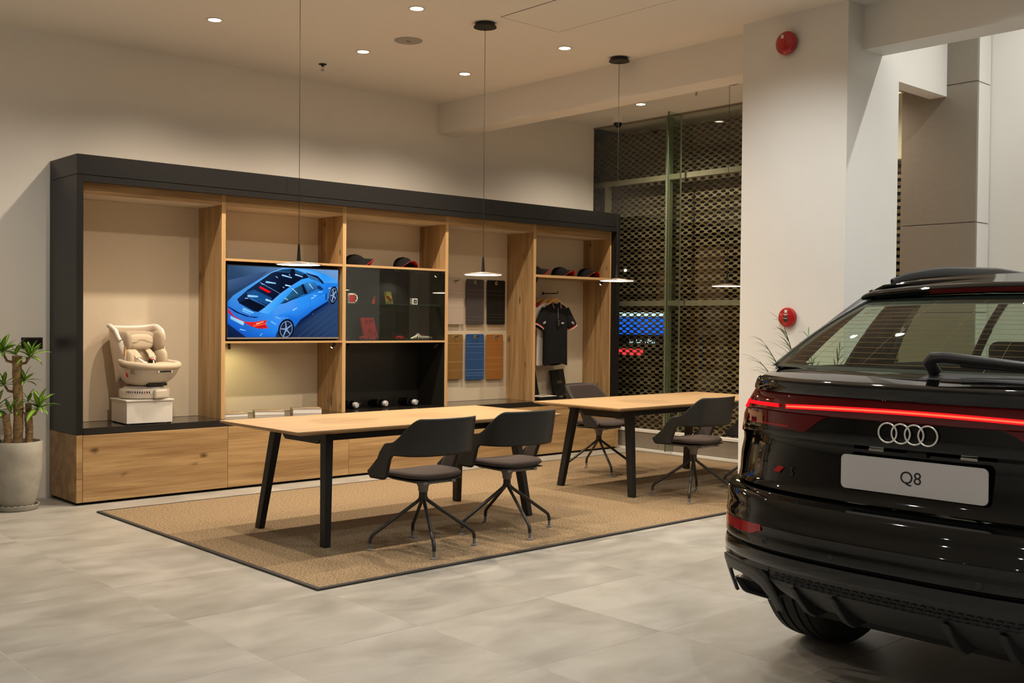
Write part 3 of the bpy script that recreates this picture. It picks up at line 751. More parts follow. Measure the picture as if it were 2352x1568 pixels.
poly([(20, 36, 66), (14, 24, 48), (12, 20, 42), (14, 26, 52), (16, 28, 58), (12, 22, 46), (10, 18, 40), (10, 18, 38), (9, 16, 36), (10, 18, 40), (12, 24, 52), (16, 34, 68), (18, 38, 74), (20, 40, 76)],
     (860, 285), (1050, 222), (1240, 212), (1480, 305), (1540, 372), (1400, 402), (1240, 500), (1010, 660), (740, 905), (620, 990), (540, 975), (300, 835), (262, 760), (440, 590))
poly([(40, 80, 120), (30, 65, 100), (24, 56, 92), (30, 66, 106)], (920, 268), (1060, 224), (1205, 222), (1190, 290))
poly([(36, 84, 130), (30, 74, 118), (26, 64, 104), (40, 92, 136)], (1270, 228), (1470, 300), (1410, 335), (1290, 285))
poly([(28, 60, 105), (24, 80, 140), (20, 66, 120), (22, 76, 136), (30, 86, 146)], (410, 630), (560, 590), (870, 740), (780, 862), (470, 735))
poly([(12, 20, 42), (10, 16, 34), (8, 14, 30), (10, 18, 38)], (300, 820), (450, 752), (742, 905), (620, 988))
streak((60, 120, 190), 480, 745, 760, 880, 16)
streak((130, 180, 235), 650, 455, 1015, 662, 8)
poly([(255, 30, 40), (240, 10, 30), (230, 0, 20), (200, 10, 30)], (650, 522), (852, 627), (800, 648), (640, 558))
for q in ((1040, 325, 1222, 375, 28), (1280, 315, 1420, 360, 26), (755, 448, 932, 475, 32), (1100, 505, 1205, 525, 26), (440, 700, 620, 712, 40), (752, 765, 890, 812, 40), (930, 350, 970, 375, 14), (1168, 314, 1192, 334, 14), (1055, 540, 1088, 555, 14), (680, 482, 732, 496, 16), (398, 740, 456, 748, 16)):
    streak((150, 208, 248), *q)
poly([(90, 175, 248), (70, 165, 245), (60, 160, 248), (60, 160, 248), (50, 155, 248), (45, 150, 245), (40, 145, 242), (60, 160, 245)], (650, 992), (1000, 690), (1240, 520), (1500, 385), (1545, 402), (1250, 570), (1020, 845), (800, 1030))
poly([(40, 135, 235), (48, 145, 242), (40, 135, 235), (30, 118, 222), (24, 100, 205), (26, 105, 210), (28, 112, 218)], (930, 1060), (1240, 950), (1880, 640), (1888, 795), (1380, 1128), (1270, 1240), (1150, 1085))
streak((24, 100, 205), 1560, 775, 1565, 985, 6)
poly([(36, 86, 120), (40, 100, 140), (34, 84, 120), (26, 66, 100), (22, 56, 90), (24, 60, 90)], (1020, 842), (1150, 692), (1260, 572), (1402, 500), (1450, 672), (1100, 832))
poly([(40, 105, 160), (60, 140, 200), (50, 120, 190), (36, 90, 150), (30, 76, 130)], (1430, 490), (1545, 440), (1640, 450), (1755, 560), (1512, 662))
poly((10, 18, 36), (1398, 497), (1432, 486), (1512, 662), (1450, 676))
streak((12, 24, 60), 1015, 842, 1755, 590, 12)
poly((18, 50, 100), (1690, 520), (1740, 515), (1815, 580), (1765, 602), (1700, 575))
for q in ((1225, 565, 1328, 662, 14), (1540, 480, 1612, 572, 14), (1090, 738, 1156, 776, 14), (1100, 505, 1200, 530, 20), (1600, 1027, 1706, 944, 9), (1240, 960, 1320, 915, 14), (1580, 750, 1655, 715, 14), (1620, 690, 1690, 700, 12), (1710, 632, 1795, 630, 12), (1905, 570, 1950, 550, 14)):
    streak((190, 228, 252), *q)
poly([(12, 30, 70), (14, 34, 76), (16, 36, 80), (12, 28, 66)], (1300, 1235), (1600, 965), (1890, 798), (1890, 835))
poly((14, 34, 70), (1855, 660), (1875, 640), (1870, 760), (1850, 785))
for q in ((360, 930, 545, 1010, 40), (350, 970, 500, 1030, 20), (310, 1300, 410, 1325, 22), (850, 1160, 940, 1215, 22), (930, 1080, 1020, 1115, 18), (660, 1415, 700, 1375, 16)):
    streak((120, 195, 250), *q)
poly((10, 34, 96), (110, 885), (300, 1000), (480, 1070), (640, 1078), (580, 1098), (420, 1075), (240, 1000), (110, 905))
poly([(200, 40, 70), (205, 35, 55), (220, 40, 50), (225, 45, 40), (235, 50, 40), (200, 20, 30), (215, 30, 35), (200, 20, 30), (205, 25, 35), (190, 30, 50), (170, 40, 80)],
     (110, 920), (210, 1060), (390, 1165), (560, 1170), (782, 1132), (745, 1200), (800, 1282), (640, 1292), (500, 1245), (300, 1140), (110, 1010))
streak((255, 170, 150), 590, 1205, 720, 1165, 24); streak((255, 110, 40), 540, 1240, 770, 1200, 22)
poly([(150, 205, 245), (180, 225, 250), (150, 210, 248), (120, 185, 240)], (150, 1060), (382, 1170), (368, 1235), (150, 1115))
def pic_wheel(x, y, rx, ry, rot):
    ellipse((14, 22, 40), x, y, rx*1.28, ry*1.25, rot)
    ellipse((120, 150, 195), x, y, rx, ry, rot); ellipse((26, 36, 58), x, y, rx*0.9, ry*0.92, rot)
    for k in range(5):
        a = 2*PI*k/5+0.5
        u, v = rx*0.9*math.cos(a), ry*0.9*math.sin(a)
        streak((135, 165, 205), x, y, x+u*math.cos(rot)-v*math.sin(rot), y+u*math.sin(rot)+v*math.cos(rot), 26)
pic_wheel(1122, 1300, 112, 152, 0.25); pic_wheel(2000, 690, 62, 130, 0.15)
def clip_poly(pts, cols):
    """clip traced polygon to the screen rectangle in normalised coordinates"""
    P_ = []
    for (x, y), c in zip(pts, cols):
        u = (x-X_L)/(X_R-X_L); v = (bot_y(x)-y)/(bot_y(x)-top_y(x)); P_.append((u, v, c))
    for ax, lim, sgn in ((0, 0, 1), (0, 1, -1), (1, 0, 1), (1, 1, -1)):
        out = []
        for i in range(len(P_)):
            a, b = P_[i-1], P_[i]; da = (a[ax]-lim)*sgn; db = (b[ax]-lim)*sgn
            if (da < 0) != (db < 0):
                s = da/(da-db); out.append((a[0]+(b[0]-a[0])*s, a[1]+(b[1]-a[1])*s, tuple(a[2][k]+(b[2][k]-a[2][k])*s for k in range(3))))
            if db >= 0: out.append(b)
        P_ = out
        if not P_: break
    return P_
vs, fs, vc = [], [], []
for k, (c, pts) in enumerate(pic):
    cols = [lin(q) for q in c] if isinstance(c, list) else [lin(c)]*len(pts)
    while len(cols) < len(pts): cols.append(cols[-1])
    P_ = clip_poly(pts, cols)
    if len(P_) < 3: continue
    o0 = len(vs)
    for u, v, c_ in P_:
        vs.append((TVX0-cx+u*(TVX1-TVX0), 0.0035-0.00003*k, TVZ0-1.255+v*(TVZ1-TVZ0))); vc.append(c_)
    fs.append(list(range(o0, len(vs)))[::-1])
me = bpy.data.meshes.new('screen'); me.from_pydata(vs, [], fs); me.materials.append(MATS['screen_picture'])
ca = me.attributes.new('pic', 'FLOAT_COLOR', 'POINT')
for i, c_ in enumerate(vc): ca.data[i].color = (*c_, 1)
bm = bmesh.new(); bm.from_mesh(me); bmesh.ops.triangulate(bm, faces=bm.faces); bm.to_mesh(me); bm.free()
o = bpy.data.objects.new('screen', me); col.objects.link(o); o.parent = t

# ------------------------------------------------------------------ shelf goods
ZT = 0.592
# white plinth with child seat
t = thing('display_plinth', 'low white plinth box under the child seat', 'plinth', (0.61, 0.225, ZT), -0.06)
MB().box(-0.185, 0.185, -0.18, 0.18, 0.008, 0.182).build('body', 'plastic_white', t, bevel=0.002)
MB().box(-0.195, 0.195, -0.19, 0.19, 0.1825, 0.196).build('lid', 'plastic_white', t, bevel=0.003)
for a in (-1, 1):
    for b in (-1, 1): MB().box(a*0.165-0.012, a*0.165+0.012, b*0.16-0.012, b*0.16+0.012, 0.0, 0.0078).build('foot', 'black_matte', t)
cs = thing('child_seat', 'cream child car seat on the white plinth', 'child seat', (0.635, 0.235, ZT+0.1965), 0.22)
# base
MB().lathe([(0.0001, 0.0), (0.90, 0.0), (0.98, 0.012), (1.0, 0.05), (0.985, 0.074), (0.93, 0.084), (0.0001, 0.084)], 40, sx=0.195, sy=0.205).build('swivel_base', 'plastic_cream', cs, smooth=True)
MB().lathe([(0.70, 0.0841), (0.84, 0.0841), (0.82, 0.096), (0.70, 0.104)], 40, sx=0.195, sy=0.205).build('turntable_ring', 'plastic_white', cs, smooth=True)
MB().box(-0.062, 0.062, -0.228, -0.19, 0.004, 0.080).build('front_pad', 'plastic_cream', cs, bevel=0.018, seg=4, smooth=True)
MB().lathe([(1.003, 0.048), (1.003, 0.070)], 30, sx=0.195, sy=0.205, a0=-3.0, a1=-1.9).build('sticker_band', 'paper_white', cs)
for k in range(11):
    a = -2.95+k*0.092
    MB().box(-0.0045, 0.0045, -0.001, 0.001, 0.051, 0.066, M=Matrix.Translation((0.197*math.cos(a), 0.2075*math.sin(a), 0)) @ Matrix.Rotation(a+PI/2, 4, 'Z')).build('pictogram', 'red_plastic' if k % 5 == 3 else 'black_matte', cs)
# lower tub: squat, wide, tapering to the turntable
def tub(u, v):
    a = 2*PI*u; ca_, sa_ = math.cos(a), math.sin(a); e = 0.72
    g = math.sin(min(1, v*1.05)*PI/2)**0.62
    rx = 0.095+0.118*g; ry = 0.10+0.120*g
    x = rx*math.copysign(abs(ca_)**e, ca_); y = -0.005-0.045*v+ry*math.copysign(abs(sa_)**e, sa_)
    z = 0.100+0.150*v+(0.06*max(0, sa_)-0.004*max(0, -sa_))*v
    return (x, y, z)
MB().grid(tub, 48, 12, closeu=True).build('bucket', 'plastic_cream', cs, smooth=True, solid=0.012)
MB().ell((0, -0.06, 0.235), (0.185, 0.175, 0.045), 28, 10).build('seat_pad', 'fabric_cream', cs, smooth=True)
rim = []
for i in range(33):
    a = math.radians(-200+220*i/32); ca_, sa_ = math.cos(a), math.sin(a)
    x = 0.212*math.copysign(abs(ca_)**0.75, ca_); y = -0.05+0.215*math.copysign(abs(sa_)**0.75, sa_)
    rim.append((x, y, 0.262+0.045*sm(-0.2, 0.6, sa_)+0.016*abs(ca_)**2))
MB().tube(rim, [0.016+0.012*sm(0, 0.15, min(i, 32-i)/32) for i in range(33)], 12).build('rim_bolster', 'fabric_cream', cs, smooth=True)
# back shell: wide flat back with deep side wings that run down to the tub
def shell(u, v, k=1.0):
    a = math.radians(-38+256*u); ca_, sa_ = math.cos(a), math.sin(a); e = 0.62
    edge = min(u, 1-u)
    z1 = lerp(0.47, 0.575+0.018*abs(ca_)**2, sm(0.02, 0.20, edge)); z0 = lerp(0.24, 0.13, sm(0.0, 0.3, edge))
    z = lerp(z0, z1, v)
    wx = lerp(0.190, 0.222, sm(0.0, 0.75, v))*k
    x = wx*math.copysign(abs(ca_)**e, ca_); y = 0.035+0.155*k*math.copysign(abs(sa_)**e, sa_)*(1.0 if sa_ > 0 else lerp(0.9, 0.62, v))+0.055*v
    return (x, y, z)
MB().grid(shell, 56, 16).build('back_shell', 'plastic_cream', cs, smooth=True, solid=0.022, angle=60)
MB().tube([tuple(Vector(shell(lerp(0.04, 0.96, i/40), 1.0))*1.0+Vector((0, 0, -0.004))) for i in range(41)], 0.017, 10).build('top_edge', 'plastic_white', cs, smooth=True)
MB().grid(lambda u, v: shell(lerp(0.14, 0.86, u), lerp(0.15, 0.985, v), 0.90), 40, 10).build('inner_lining', 'fabric_cream_dark', cs, smooth=True, solid=0.01)
MB().ell((0, 0.115, 0.335), (0.125, 0.055, 0.15), 24, 14).build('back_pad', 'fabric_cream', cs, smooth=True)
hr = MB().ell((0, 0.105, 0.470), (0.170, 0.058, 0.078), 32, 16, e=0.62).build('headrest', 'fabric_cream_dark', cs, smooth=True)
MB().ell((0, 0.068, 0.458), (0.118, 0.046, 0.064), 28, 14, e=0.62).build('head_pillow', 'fabric_cream', hr, smooth=True)
MB().tube([(-0.098, 0.028, 0.452), (-0.055, 0.020, 0.456), (-0.045, 0.020, 0.474), (0.005, 0.018, 0.478), (0.045, 0.020, 0.462), (0.098, 0.030, 0.448)], 0.0016, 5).build('pillow_seam', 'fabric_cream_dark', hr)
for s in (-1, 1):
    MB().ell((0.158*s, 0.045, 0.462), (0.030, 0.082, 0.085), 18, 12, e=0.7).build('headrest_wing', 'fabric_cream_dark', cs, smooth=True)
    MB().ell((0.160*s, 0.010, 0.330), (0.030, 0.080, 0.072), 18, 12, e=0.75).build('side_cushion', 'fabric_cream', cs, smooth=True)
    MB().ell((0.090*s, -0.120, 0.272), (0.062, 0.115, 0.022), 18, 10, M=Matrix.Rotation(0.25*s, 4, 'Z')).build('thigh_pad', 'fabric_cream', cs, smooth=True)
    MB().tube([(0.070*s, 0.060, 0.395), (0.072*s, 0.015, 0.362), (0.066*s, -0.020, 0.325)], 0.032, 10, sq=(0.42, 1)).build('shoulder_pad', 'fabric_cream', cs, smooth=True)
    MB().tube([(0.066*s, -0.018, 0.326), (0.048*s, -0.052, 0.300), (0.02*s, -0.075, 0.286)], 0.020, 8, sq=(0.2, 1)).build('harness_strap', 'plastic_white', cs, smooth=True)
    MB().box(0.196*s-0.014, 0.196*s+0.014, -0.15, -0.105, 0.205, 0.238).build('belt_guide', 'book_cover', cs, bevel=0.006, seg=3)
MB().tube([(0, -0.105, 0.245), (0, -0.085, 0.300)], 0.038, 10, sq=(0.5, 1)).build('crotch_pad', 'fabric_cream', cs, smooth=True)
MB().ell((0, -0.096, 0.296), (0.036, 0.026, 0.028), 16, 10).build('buckle', 'car_gloss_black', cs, smooth=True)
MB().ell((0, -0.108, 0.317), (0.015, 0.012, 0.008), 12, 8).build('buckle_button', 'red_plastic', cs, smooth=True)
MB().box(-0.055, 0.055, -0.2765, -0.262, 0.217, 0.232).build('adjuster_slot', 'black_matte', cs, bevel=0.004)
MB().box(-0.072, 0.072, -0.2735, -0.250, 0.211, 0.239).build('adjuster_frame', 'plastic_white', cs, bevel=0.008, seg=3)
MB().box(-0.085, 0.085, -0.185, -0.12, 0.105, 0.128).build('pivot_housing', 'black_matte', cs, bevel=0.006)
MB().box(-0.226, -0.218, -0.058, -0.044, 0.34, 0.42).build('warning_label', 'hanger_wood', cs)
MB().ell((-0.200, -0.055, 0.205), (0.012, 0.012, 0.030), 12, 8).build('belt_mark', 'red_plastic', cs, smooth=True)
# books
def book(x, y, rot, w, d, h, label):
    t = thing('book', label, 'book', (x, y, ZT), rot, 'books lying on the worktop')
    MB().box(-w/2+0.003, w/2-0.002, -d/2+0.003, d/2-0.003, 0.0022, h-0.0022).build('page_block', 'paper_white', t)
    MB().box(-w/2, w/2, -d/2, d/2, h-0.002, h).build('front_cover', 'book_cover', t)
    MB().box(-w/2, w/2, -d/2, d/2, 0.0, 0.002).build('rear_cover', 'book_cover', t)
    MB().box(-w/2, -w/2+0.0025, -d/2, d/2, 0.002, h-0.002).build('spine', 'book_cover', t)
book(1.425, 0.30, -0.05, 0.26, 0.20, 0.030, 'thick white-edged book lying leftmost under the television')
book(1.805, 0.29, -0.42, 0.26, 0.21, 0.036, 'thick white-edged book lying in the middle of three under the television')
book(2.155, 0.235, -0.42, 0.26, 0.21, 0.044, 'thickest white-edged book lying rightmost under the television')
# flasks
def flask(x, y, rot, label, loop):
    t = thing('flask', label, 'flask', (x, y, ZT), rot, 'black flasks lying under the glass case')
    M = Matrix.Translation((0, 0, 0.041)) @ Matrix.Rotation(-PI/2, 4, 'X')      # axis along -y after rotation
    M = Matrix.Translation((0, 0.0, 0.041)) @ Matrix.Rotation(PI/2, 4, 'X')
    MB().lathe([(0.0001, -0.12), (0.038, -0.12), (0.040, -0.112), (0.040, 0.03), (0.037, 0.045), (0.030, 0.055), (0.0001, 0.055)], 24, M=M).build('body', 'car_gloss_black', t, smooth=True)
    MB().lathe([(0.0405, 0.0), (0.0415, 0.005), (0.0415, 0.015), (0.0405, 0.02)], 24, M=M).build('grip_ring', 'black_matte', t, smooth=True)
    MB().lathe([(0.026, 0.0552), (0.028, 0.06), (0.028, 0.085), (0.024, 0.094), (0.0001, 0.096)], 20, M=M).build('cap', 'flask_cap', t, smooth=True)
    if loop:
        pts = [(0.02+0.035*math.sin(a)*1.0, -0.075-0.02*math.cos(a), 0.041+0.02*math.sin(2*a)) for a in [i*PI/8 for i in range(9)]]
        MB().tube(pts, 0.0012, 5).build('strap_loop', 'chair_grey', t)
flask(2.705, 0.335, 0.15, 'black flask with silver cap lying leftmost under the glass case', True)
flask(3.05, 0.345, 0.25, 'black flask with silver cap lying in the middle under the glass case', False)
flask(3.39, 0.315, 0.2, 'black flask with silver cap lying rightmost, white print on its body', True)
# caps
def make_cap(x, y, z, rot, label, s=1.0):
    t = thing('baseball_cap', label, 'cap', (x, y, z), rot, 'black caps with red brim edge')
    def dome(u, v):
        a = 2*PI*u; b = PI/2*v
        r = 0.096*math.cos(b)**0.7*s
        seam = 1-0.012*abs(math.cos(3*a))**12
        return (r*math.cos(a)*seam, r*1.12*math.sin(a)*seam, 0.003+0.105*math.sin(b)**0.9*s*(1-0.10*max(0, -math.sin(a))*math.cos(b)))
    MB().grid(dome, 36, 10, closeu=True).build('crown', 'cap_black', t, smooth=True, solid=0.002, angle=60)
    MB().ell((0, 0, 0.108*s), (0.008, 0.008, 0.005), 10, 6).build('button', 'cap_black', t, smooth=True)
    def brim(u, v, dz=0.0, g=0.0):
        a = math.radians(-160+140*u)
        r = lerp(0.088, 0.168+g, v*math.sin(math.radians(180)*u)**0.45 if 0 < u < 1 else 0)
        x_ = r*math.cos(a)*0.98; y_ = r*1.06*math.sin(a)
        return (x_*s, y_*s, max(0.0035+dz, 0.064-6.4*x_*x_*s+dz)+0.006*(1-v))
    MB().grid(lambda u, v: brim(u, v, 0.003), 24, 8).build('brim', 'cap_black', t, smooth=True, solid=0.002)
    MB().grid(lambda u, v: brim(u, v, -0.0005, 0.002), 24, 8).build('brim_lining', 'red_plastic', t, smooth=True, solid=0.002)
    return t
make_cap(2.72, 0.30, 1.956, 0.85, 'black cap with red brim edge, left of two above the glass case')
make_cap(3.29, 0.30, 1.956, -0.05, 'black cap with red brim edge, right of two above the glass case')
make_cap(5.06, 0.30, 1.951, 0.75, 'black cap partly hidden by the oak divider on the polo shelf')
make_cap(5.475, 0.30, 1.951, 0.2, 'black cap with red brim edge in the middle of the polo shelf')
make_cap(5.895, 0.30, 1.951, -0.05, 'black cap with red brim edge at the right end of the polo shelf')
# glass case: upper shelf
zs = 1.599
t = thing('mug', 'red and white mug on the glass shelf', 'mug', (2.617, 0.20, zs), 0.5)
MB().lathe([(0.0001, 0.0), (0.034, 0.0), (0.037, 0.006), (0.0395, 0.092), (0.036, 0.092), (0.034, 0.008), (0.0001, 0.008)], 28).build('cup', 'paper_white', t, smooth=True)
MB().lathe([(0.0376, 0.008), (0.0398, 0.078)], 28, a0=-3.1, a1=-0.9).build('red_band', 'red_plastic', t, smooth=True)
MB().tube([(0.036*math.cos(-0.55), 0.036*math.sin(-0.55), 0.078), (0.058*math.cos(-0.55), 0.058*math.sin(-0.55), 0.072), (0.066*math.cos(-0.55), 0.066*math.sin(-0.55), 0.048), (0.056*math.cos(-0.55), 0.056*math.sin(-0.55), 0.022), (0.035*math.cos(-0.55), 0.035*math.sin(-0.55), 0.014)], 0.006, 8).build('handle', 'paper_white', t, smooth=True)
t = thing('key_fob', 'red key fob leaning on the glass shelf', 'key fob', (2.897, 0.24, zs), 0.3)
MB().prism([(-0.016, 0.0), (0.014, 0.0), (0.019, 0.012), (0.02, 0.045), (0.016, 0.05), (0.02, 0.072), (0.012, 0.073), (0.004, 0.048), (-0.006, 0.04)], -0.005, 0.005).build('leather', 'red_plastic', t, bevel=0.002)
MB().lathe([(0.004, -0.0065), (0.007, -0.0065), (0.007, 0.0065), (0.004, 0.0065)], 12, M=Matrix.Translation((0.014, 0, 0.056)) @ Matrix.Rotation(PI/2, 4, 'X')).build('rivet', 'chrome', t)
t = thing('key_tag', 'yellow-green clear keyring pack with dark red charm on the glass shelf', 'keyring', (3.115, 0.28, zs), 0.0)
Mt = Matrix.Rotation(-0.2, 4, 'X')
MB().prism([(-0.042, 0.0), (0.046, 0.0), (0.032, 0.122), (-0.054, 0.122)], -0.003, 0.003, M=Mt).build('card', 'gold_acrylic', t)
MB().prism([(-0.03, 0.075), (-0.012, 0.085), (0.002, 0.07), (0.028, 0.045), (0.022, 0.03), (0.004, 0.042), (-0.018, 0.055)], -0.008, -0.0032, M=Mt).build('charm', 'dark_red', t, bevel=0.001)
MB().prism([(-0.036, 0.004), (0.042, 0.004), (0.036, 0.034), (0.012, 0.028), (-0.006, 0.036), (-0.028, 0.026)], -0.006, -0.0032, M=Mt).build('crystals', 'chrome', t)
MB().lathe([(0.014, -0.0045), (0.017, -0.0045), (0.017, -0.0032), (0.014, -0.0032)], 16, M=Mt @ Matrix.Translation((-0.01, 0, 0.108)) @ Matrix.Rotation(PI/2, 4, 'X') @ Matrix.Translation((0, 0, 0.008))).build('ring', 'steel_dull', t)
t = thing('desk_clock', 'small white square desk clock with dark screen on the glass shelf', 'clock', (3.41, 0.28, zs), 0.35)
MB().prism(rrect(-0.05, 0.05, 0.0, 0.062, 0.01), -0.014, 0.014).build('case', 'plastic_white', t, bevel=0.003)
MB().prism(rrect(-0.022, 0.036, 0.012, 0.051, 0.003), -0.0155, -0.0142).build('display', 'black_matte', t)
MB().box(-0.002, 0.02, -0.0165, -0.0156, 0.026, 0.034).build('readout', 'paper_white', t)
# glass case: floor
zf = 1.2515
t = thing('red_folder', 'red presentation box leaning at the back of the glass case', 'box', (2.975, 0.415, zf), 0.0)
Mt = Matrix.Rotation(-0.18, 4, 'X')
MB().prism([(-0.062, 0.001), (0.098, 0.001), (0.068, 0.215), (-0.088, 0.215)], -0.012, 0.012, M=Mt).build('cover', 'red_plastic', t, bevel=0.002)
for q in (((-0.05, 0.15), (-0.03, 0.19), (0.0, 0.19), (-0.02, 0.15)), ((0.0, 0.14), (0.015, 0.195), (0.06, 0.195), (0.05, 0.165), (0.03, 0.165)), ((-0.02, 0.08), (0.0, 0.12), (0.03, 0.085), (0.015, 0.06)), ((0.04, 0.03), (0.055, 0.075), (0.082, 0.07), (0.065, 0.03))):
    MB().prism(list(q), -0.0132, -0.0122, M=Mt).build('print_patch', 'dark_red', t)
def model_box(x, y, label):
    t = thing('model_car_box', label, 'model car', (x, y, zf), 0.03, 'boxed red model cars')
    MB().box(-0.075, 0.075, -0.035, 0.035, 0.0, 0.008).build('box_base', 'black_matte', t)
    MB().box(-0.073, 0.073, -0.033, 0.033, 0.0082, 0.068).build('clear_cover', 'box_clear', t)
    MB().prism([(-0.055, 0.012), (0.055, 0.012), (0.058, 0.022), (0.03, 0.027), (0.014, 0.040), (-0.02, 0.040), (-0.04, 0.028), (-0.058, 0.026)], -0.019, 0.019).build('model_body', 'red_plastic', t, bevel=0.003)
    for a in (-0.034, 0.034):
        for b in (-0.020, 0.017): MB().lathe([(0.0001, 0), (0.0095, 0), (0.0095, 0.004), (0.0001, 0.004)], 12, M=Matrix.Translation((a, b+0.004, 0.0185)) @ Matrix.Rotation(PI/2, 4, 'X')).build('model_wheel', 'tyre', t)
model_box(2.77, 0.20, 'red model car in clear box, left one in the glass case')
model_box(3.19, 0.20, 'red model car in clear box, middle of the glass case')
t = thing('card_case', 'flat black case lying beside the boxed model car', 'box', (2.985, 0.19, zf), 0.05)
MB().box(-0.07, 0.07, -0.04, 0.04, 0.0, 0.02).build('tray', 'black_lacquer', t, bevel=0.002)
MB().box(-0.07, 0.07, -0.04, 0.04, 0.0205, 0.027).build('lid', 'black_lacquer', t, bevel=0.002)
t = thing('model_racer', 'silver vintage racing car model at the right of the glass case', 'model car', (3.478, 0.24, zf), 0.0)
def racer(u, v):
    x = lerp(-0.135, 0.125, u); a = 2*PI*v
    h = interp([0, 0.12, 0.3, 0.42, 0.5, 0.62, 0.85, 1.0], [0.004, 0.014, 0.024, 0.026, 0.017, 0.018, 0.016, 0.004], u)
    w = interp([0, 0.15, 0.5, 0.85, 1.0], [0.004, 0.014, 0.024, 0.018, 0.004], u)
    zc = interp([0, 0.3, 0.5, 1.0], [0.014, 0.026, 0.022, 0.020], u)
    return (x, w*math.cos(a), zc+h*math.sin(a))
MB().grid(racer, 26, 14).build('body', 'silver_paint', t, smooth=True)
MB().ell((0.012, 0, 0.04), (0.016, 0.014, 0.008), 12, 6).build('cockpit', 'dark_red', t, smooth=True)
MB().prism([(0.022, 0.038), (0.036, 0.036), (0.024, 0.052)], -0.012, 0.012).build('windscreen', 'box_clear', t)
MB().tube([(-0.07, 0, 0.045), (-0.045, 0, 0.055), (-0.02, 0, 0.047)], [0.006, 0.011, 0.009], 8).build('headrest_fairing', 'silver_paint', t, smooth=True)
for a, rr in ((-0.062, 0.019), (0.098, 0.0185)):
    for b in (-0.036, 0.036):
        Mw = Matrix.Translation((a, b+0.005, rr)) @ Matrix.Rotation(PI/2, 4, 'X')
        w_ = MB().lathe([(rr*0.75, 0), (rr*0.98, 0.001), (rr, 0.005), (rr*0.98, 0.009), (rr*0.75, 0.010)], 18, M=Mw).build('wheel', 'tyre', t, smooth=True)
        MB().lathe([(0.0001, -0.0005), (rr*0.72, 0.001), (rr*0.72, 0.009), (0.0001, 0.0105)], 18, M=Mw).build('wire_rim', 'chrome', w_)
    MB().tube([(a, -0.034, rr), (a, 0.034, rr)], 0.003, 6).build('axle', 'steel_dull', t)
# fabric samples
S1 = [(-0.115, 0.0018), (-0.16, 0.0018), (-0.40, 0.0018), (-0.435, 0.0018)]
S2 = [(-0.13, 0.001), (-0.17, 0.001), (-0.20, 0.001), (-0.235, 0.001), (-0.26, 0.001), (-0.31, 0.001)]
stripe_material('sample_grey', (0.44, 0.36, 0.30), (0.26, 0.21, 0.18), S2)
stripe_material('sample_slate', (0.060, 0.050, 0.050), (0.12, 0.11, 0.10), S1)
stripe_material('sample_black', (0.012, 0.011, 0.009), (0.05, 0.052, 0.048), S1+[(-0.24, 0.001), (-0.37, 0.0018)])
stripe_material('sample_brown', (0.21, 0.115, 0.035), (0.34, 0.21, 0.09), [(-0.095, 0.002), (-0.13, 0.001), (-0.29, 0.004), (-0.38, 0.002)])
stripe_material('sample_blue', (0.022, 0.068, 0.19), (0.12, 0.20, 0.34), [(-0.10, 0.0022), (-0.135, 0.0022), (-0.20, 0.001), (-0.27, 0.001), (-0.38, 0.0022), (-0.415, 0.0022), (-0.44, 0.0022)])
stripe_material('sample_tan', (0.30, 0.125, 0.030), (0.38, 0.17, 0.05), [(-0.10, 0.0022), (-0.135, 0.0022), (-0.25, 0.006), (-0.38, 0.004), (-0.32, 0.004)])
def sample(xc, ztop, w, h, mat, label):
    t = thing('fabric_sample', label, 'fabric sample', (xc, 0.482, ztop), 0, 'floor mat samples hung on hooks')
    MB().prism(rrect(-w/2, w/2, -h, 0.0, 0.018), -0.004, 0.004).build('sheet', mat, t, bevel=0.002, seg=1)
    M = Matrix.Translation((0.0, -0.0042, -0.032)) @ Matrix.Rotation(PI/2, 4, 'X')
    MB().lathe([(0.009, 0.0), (0.019, 0.0), (0.019, 0.003), (0.009, 0.004)], 20, M=M).build('grommet', 'brass', t, smooth=True)
    MB().tube([(0.0, 0.027, -0.026), (0.0, -0.055, -0.026), (0.0, -0.062, -0.024), (0.0, -0.064, -0.012)], 0.004, 8).build('hook', 'black_matte', t, smooth=True)
NMs = ['grey striped floor mat sample hanging at the upper left', 'slate floor mat sample hanging in the middle of the upper row', 'black floor mat sample hanging at the upper right', 'brown creased floor mat sample hanging at the lower left', 'blue floor mat sample hanging in the middle of the lower row', 'tan floor mat sample hanging at the lower right']
for q, nm, m_ in zip(((4.098, 1.890, 0.245, 0.485), (4.380, 1.888, 0.250, 0.482), (4.678, 1.887, 0.262, 0.480), (4.092, 1.302, 0.245, 0.475), (4.382, 1.304, 0.256, 0.490), (4.662, 1.300, 0.246, 0.488)), NMs, ['sample_grey', 'sample_slate', 'sample_black', 'sample_brown', 'sample_blue', 'sample_tan']):
    sample(q[0], q[1], q[2], q[3], m_, nm)
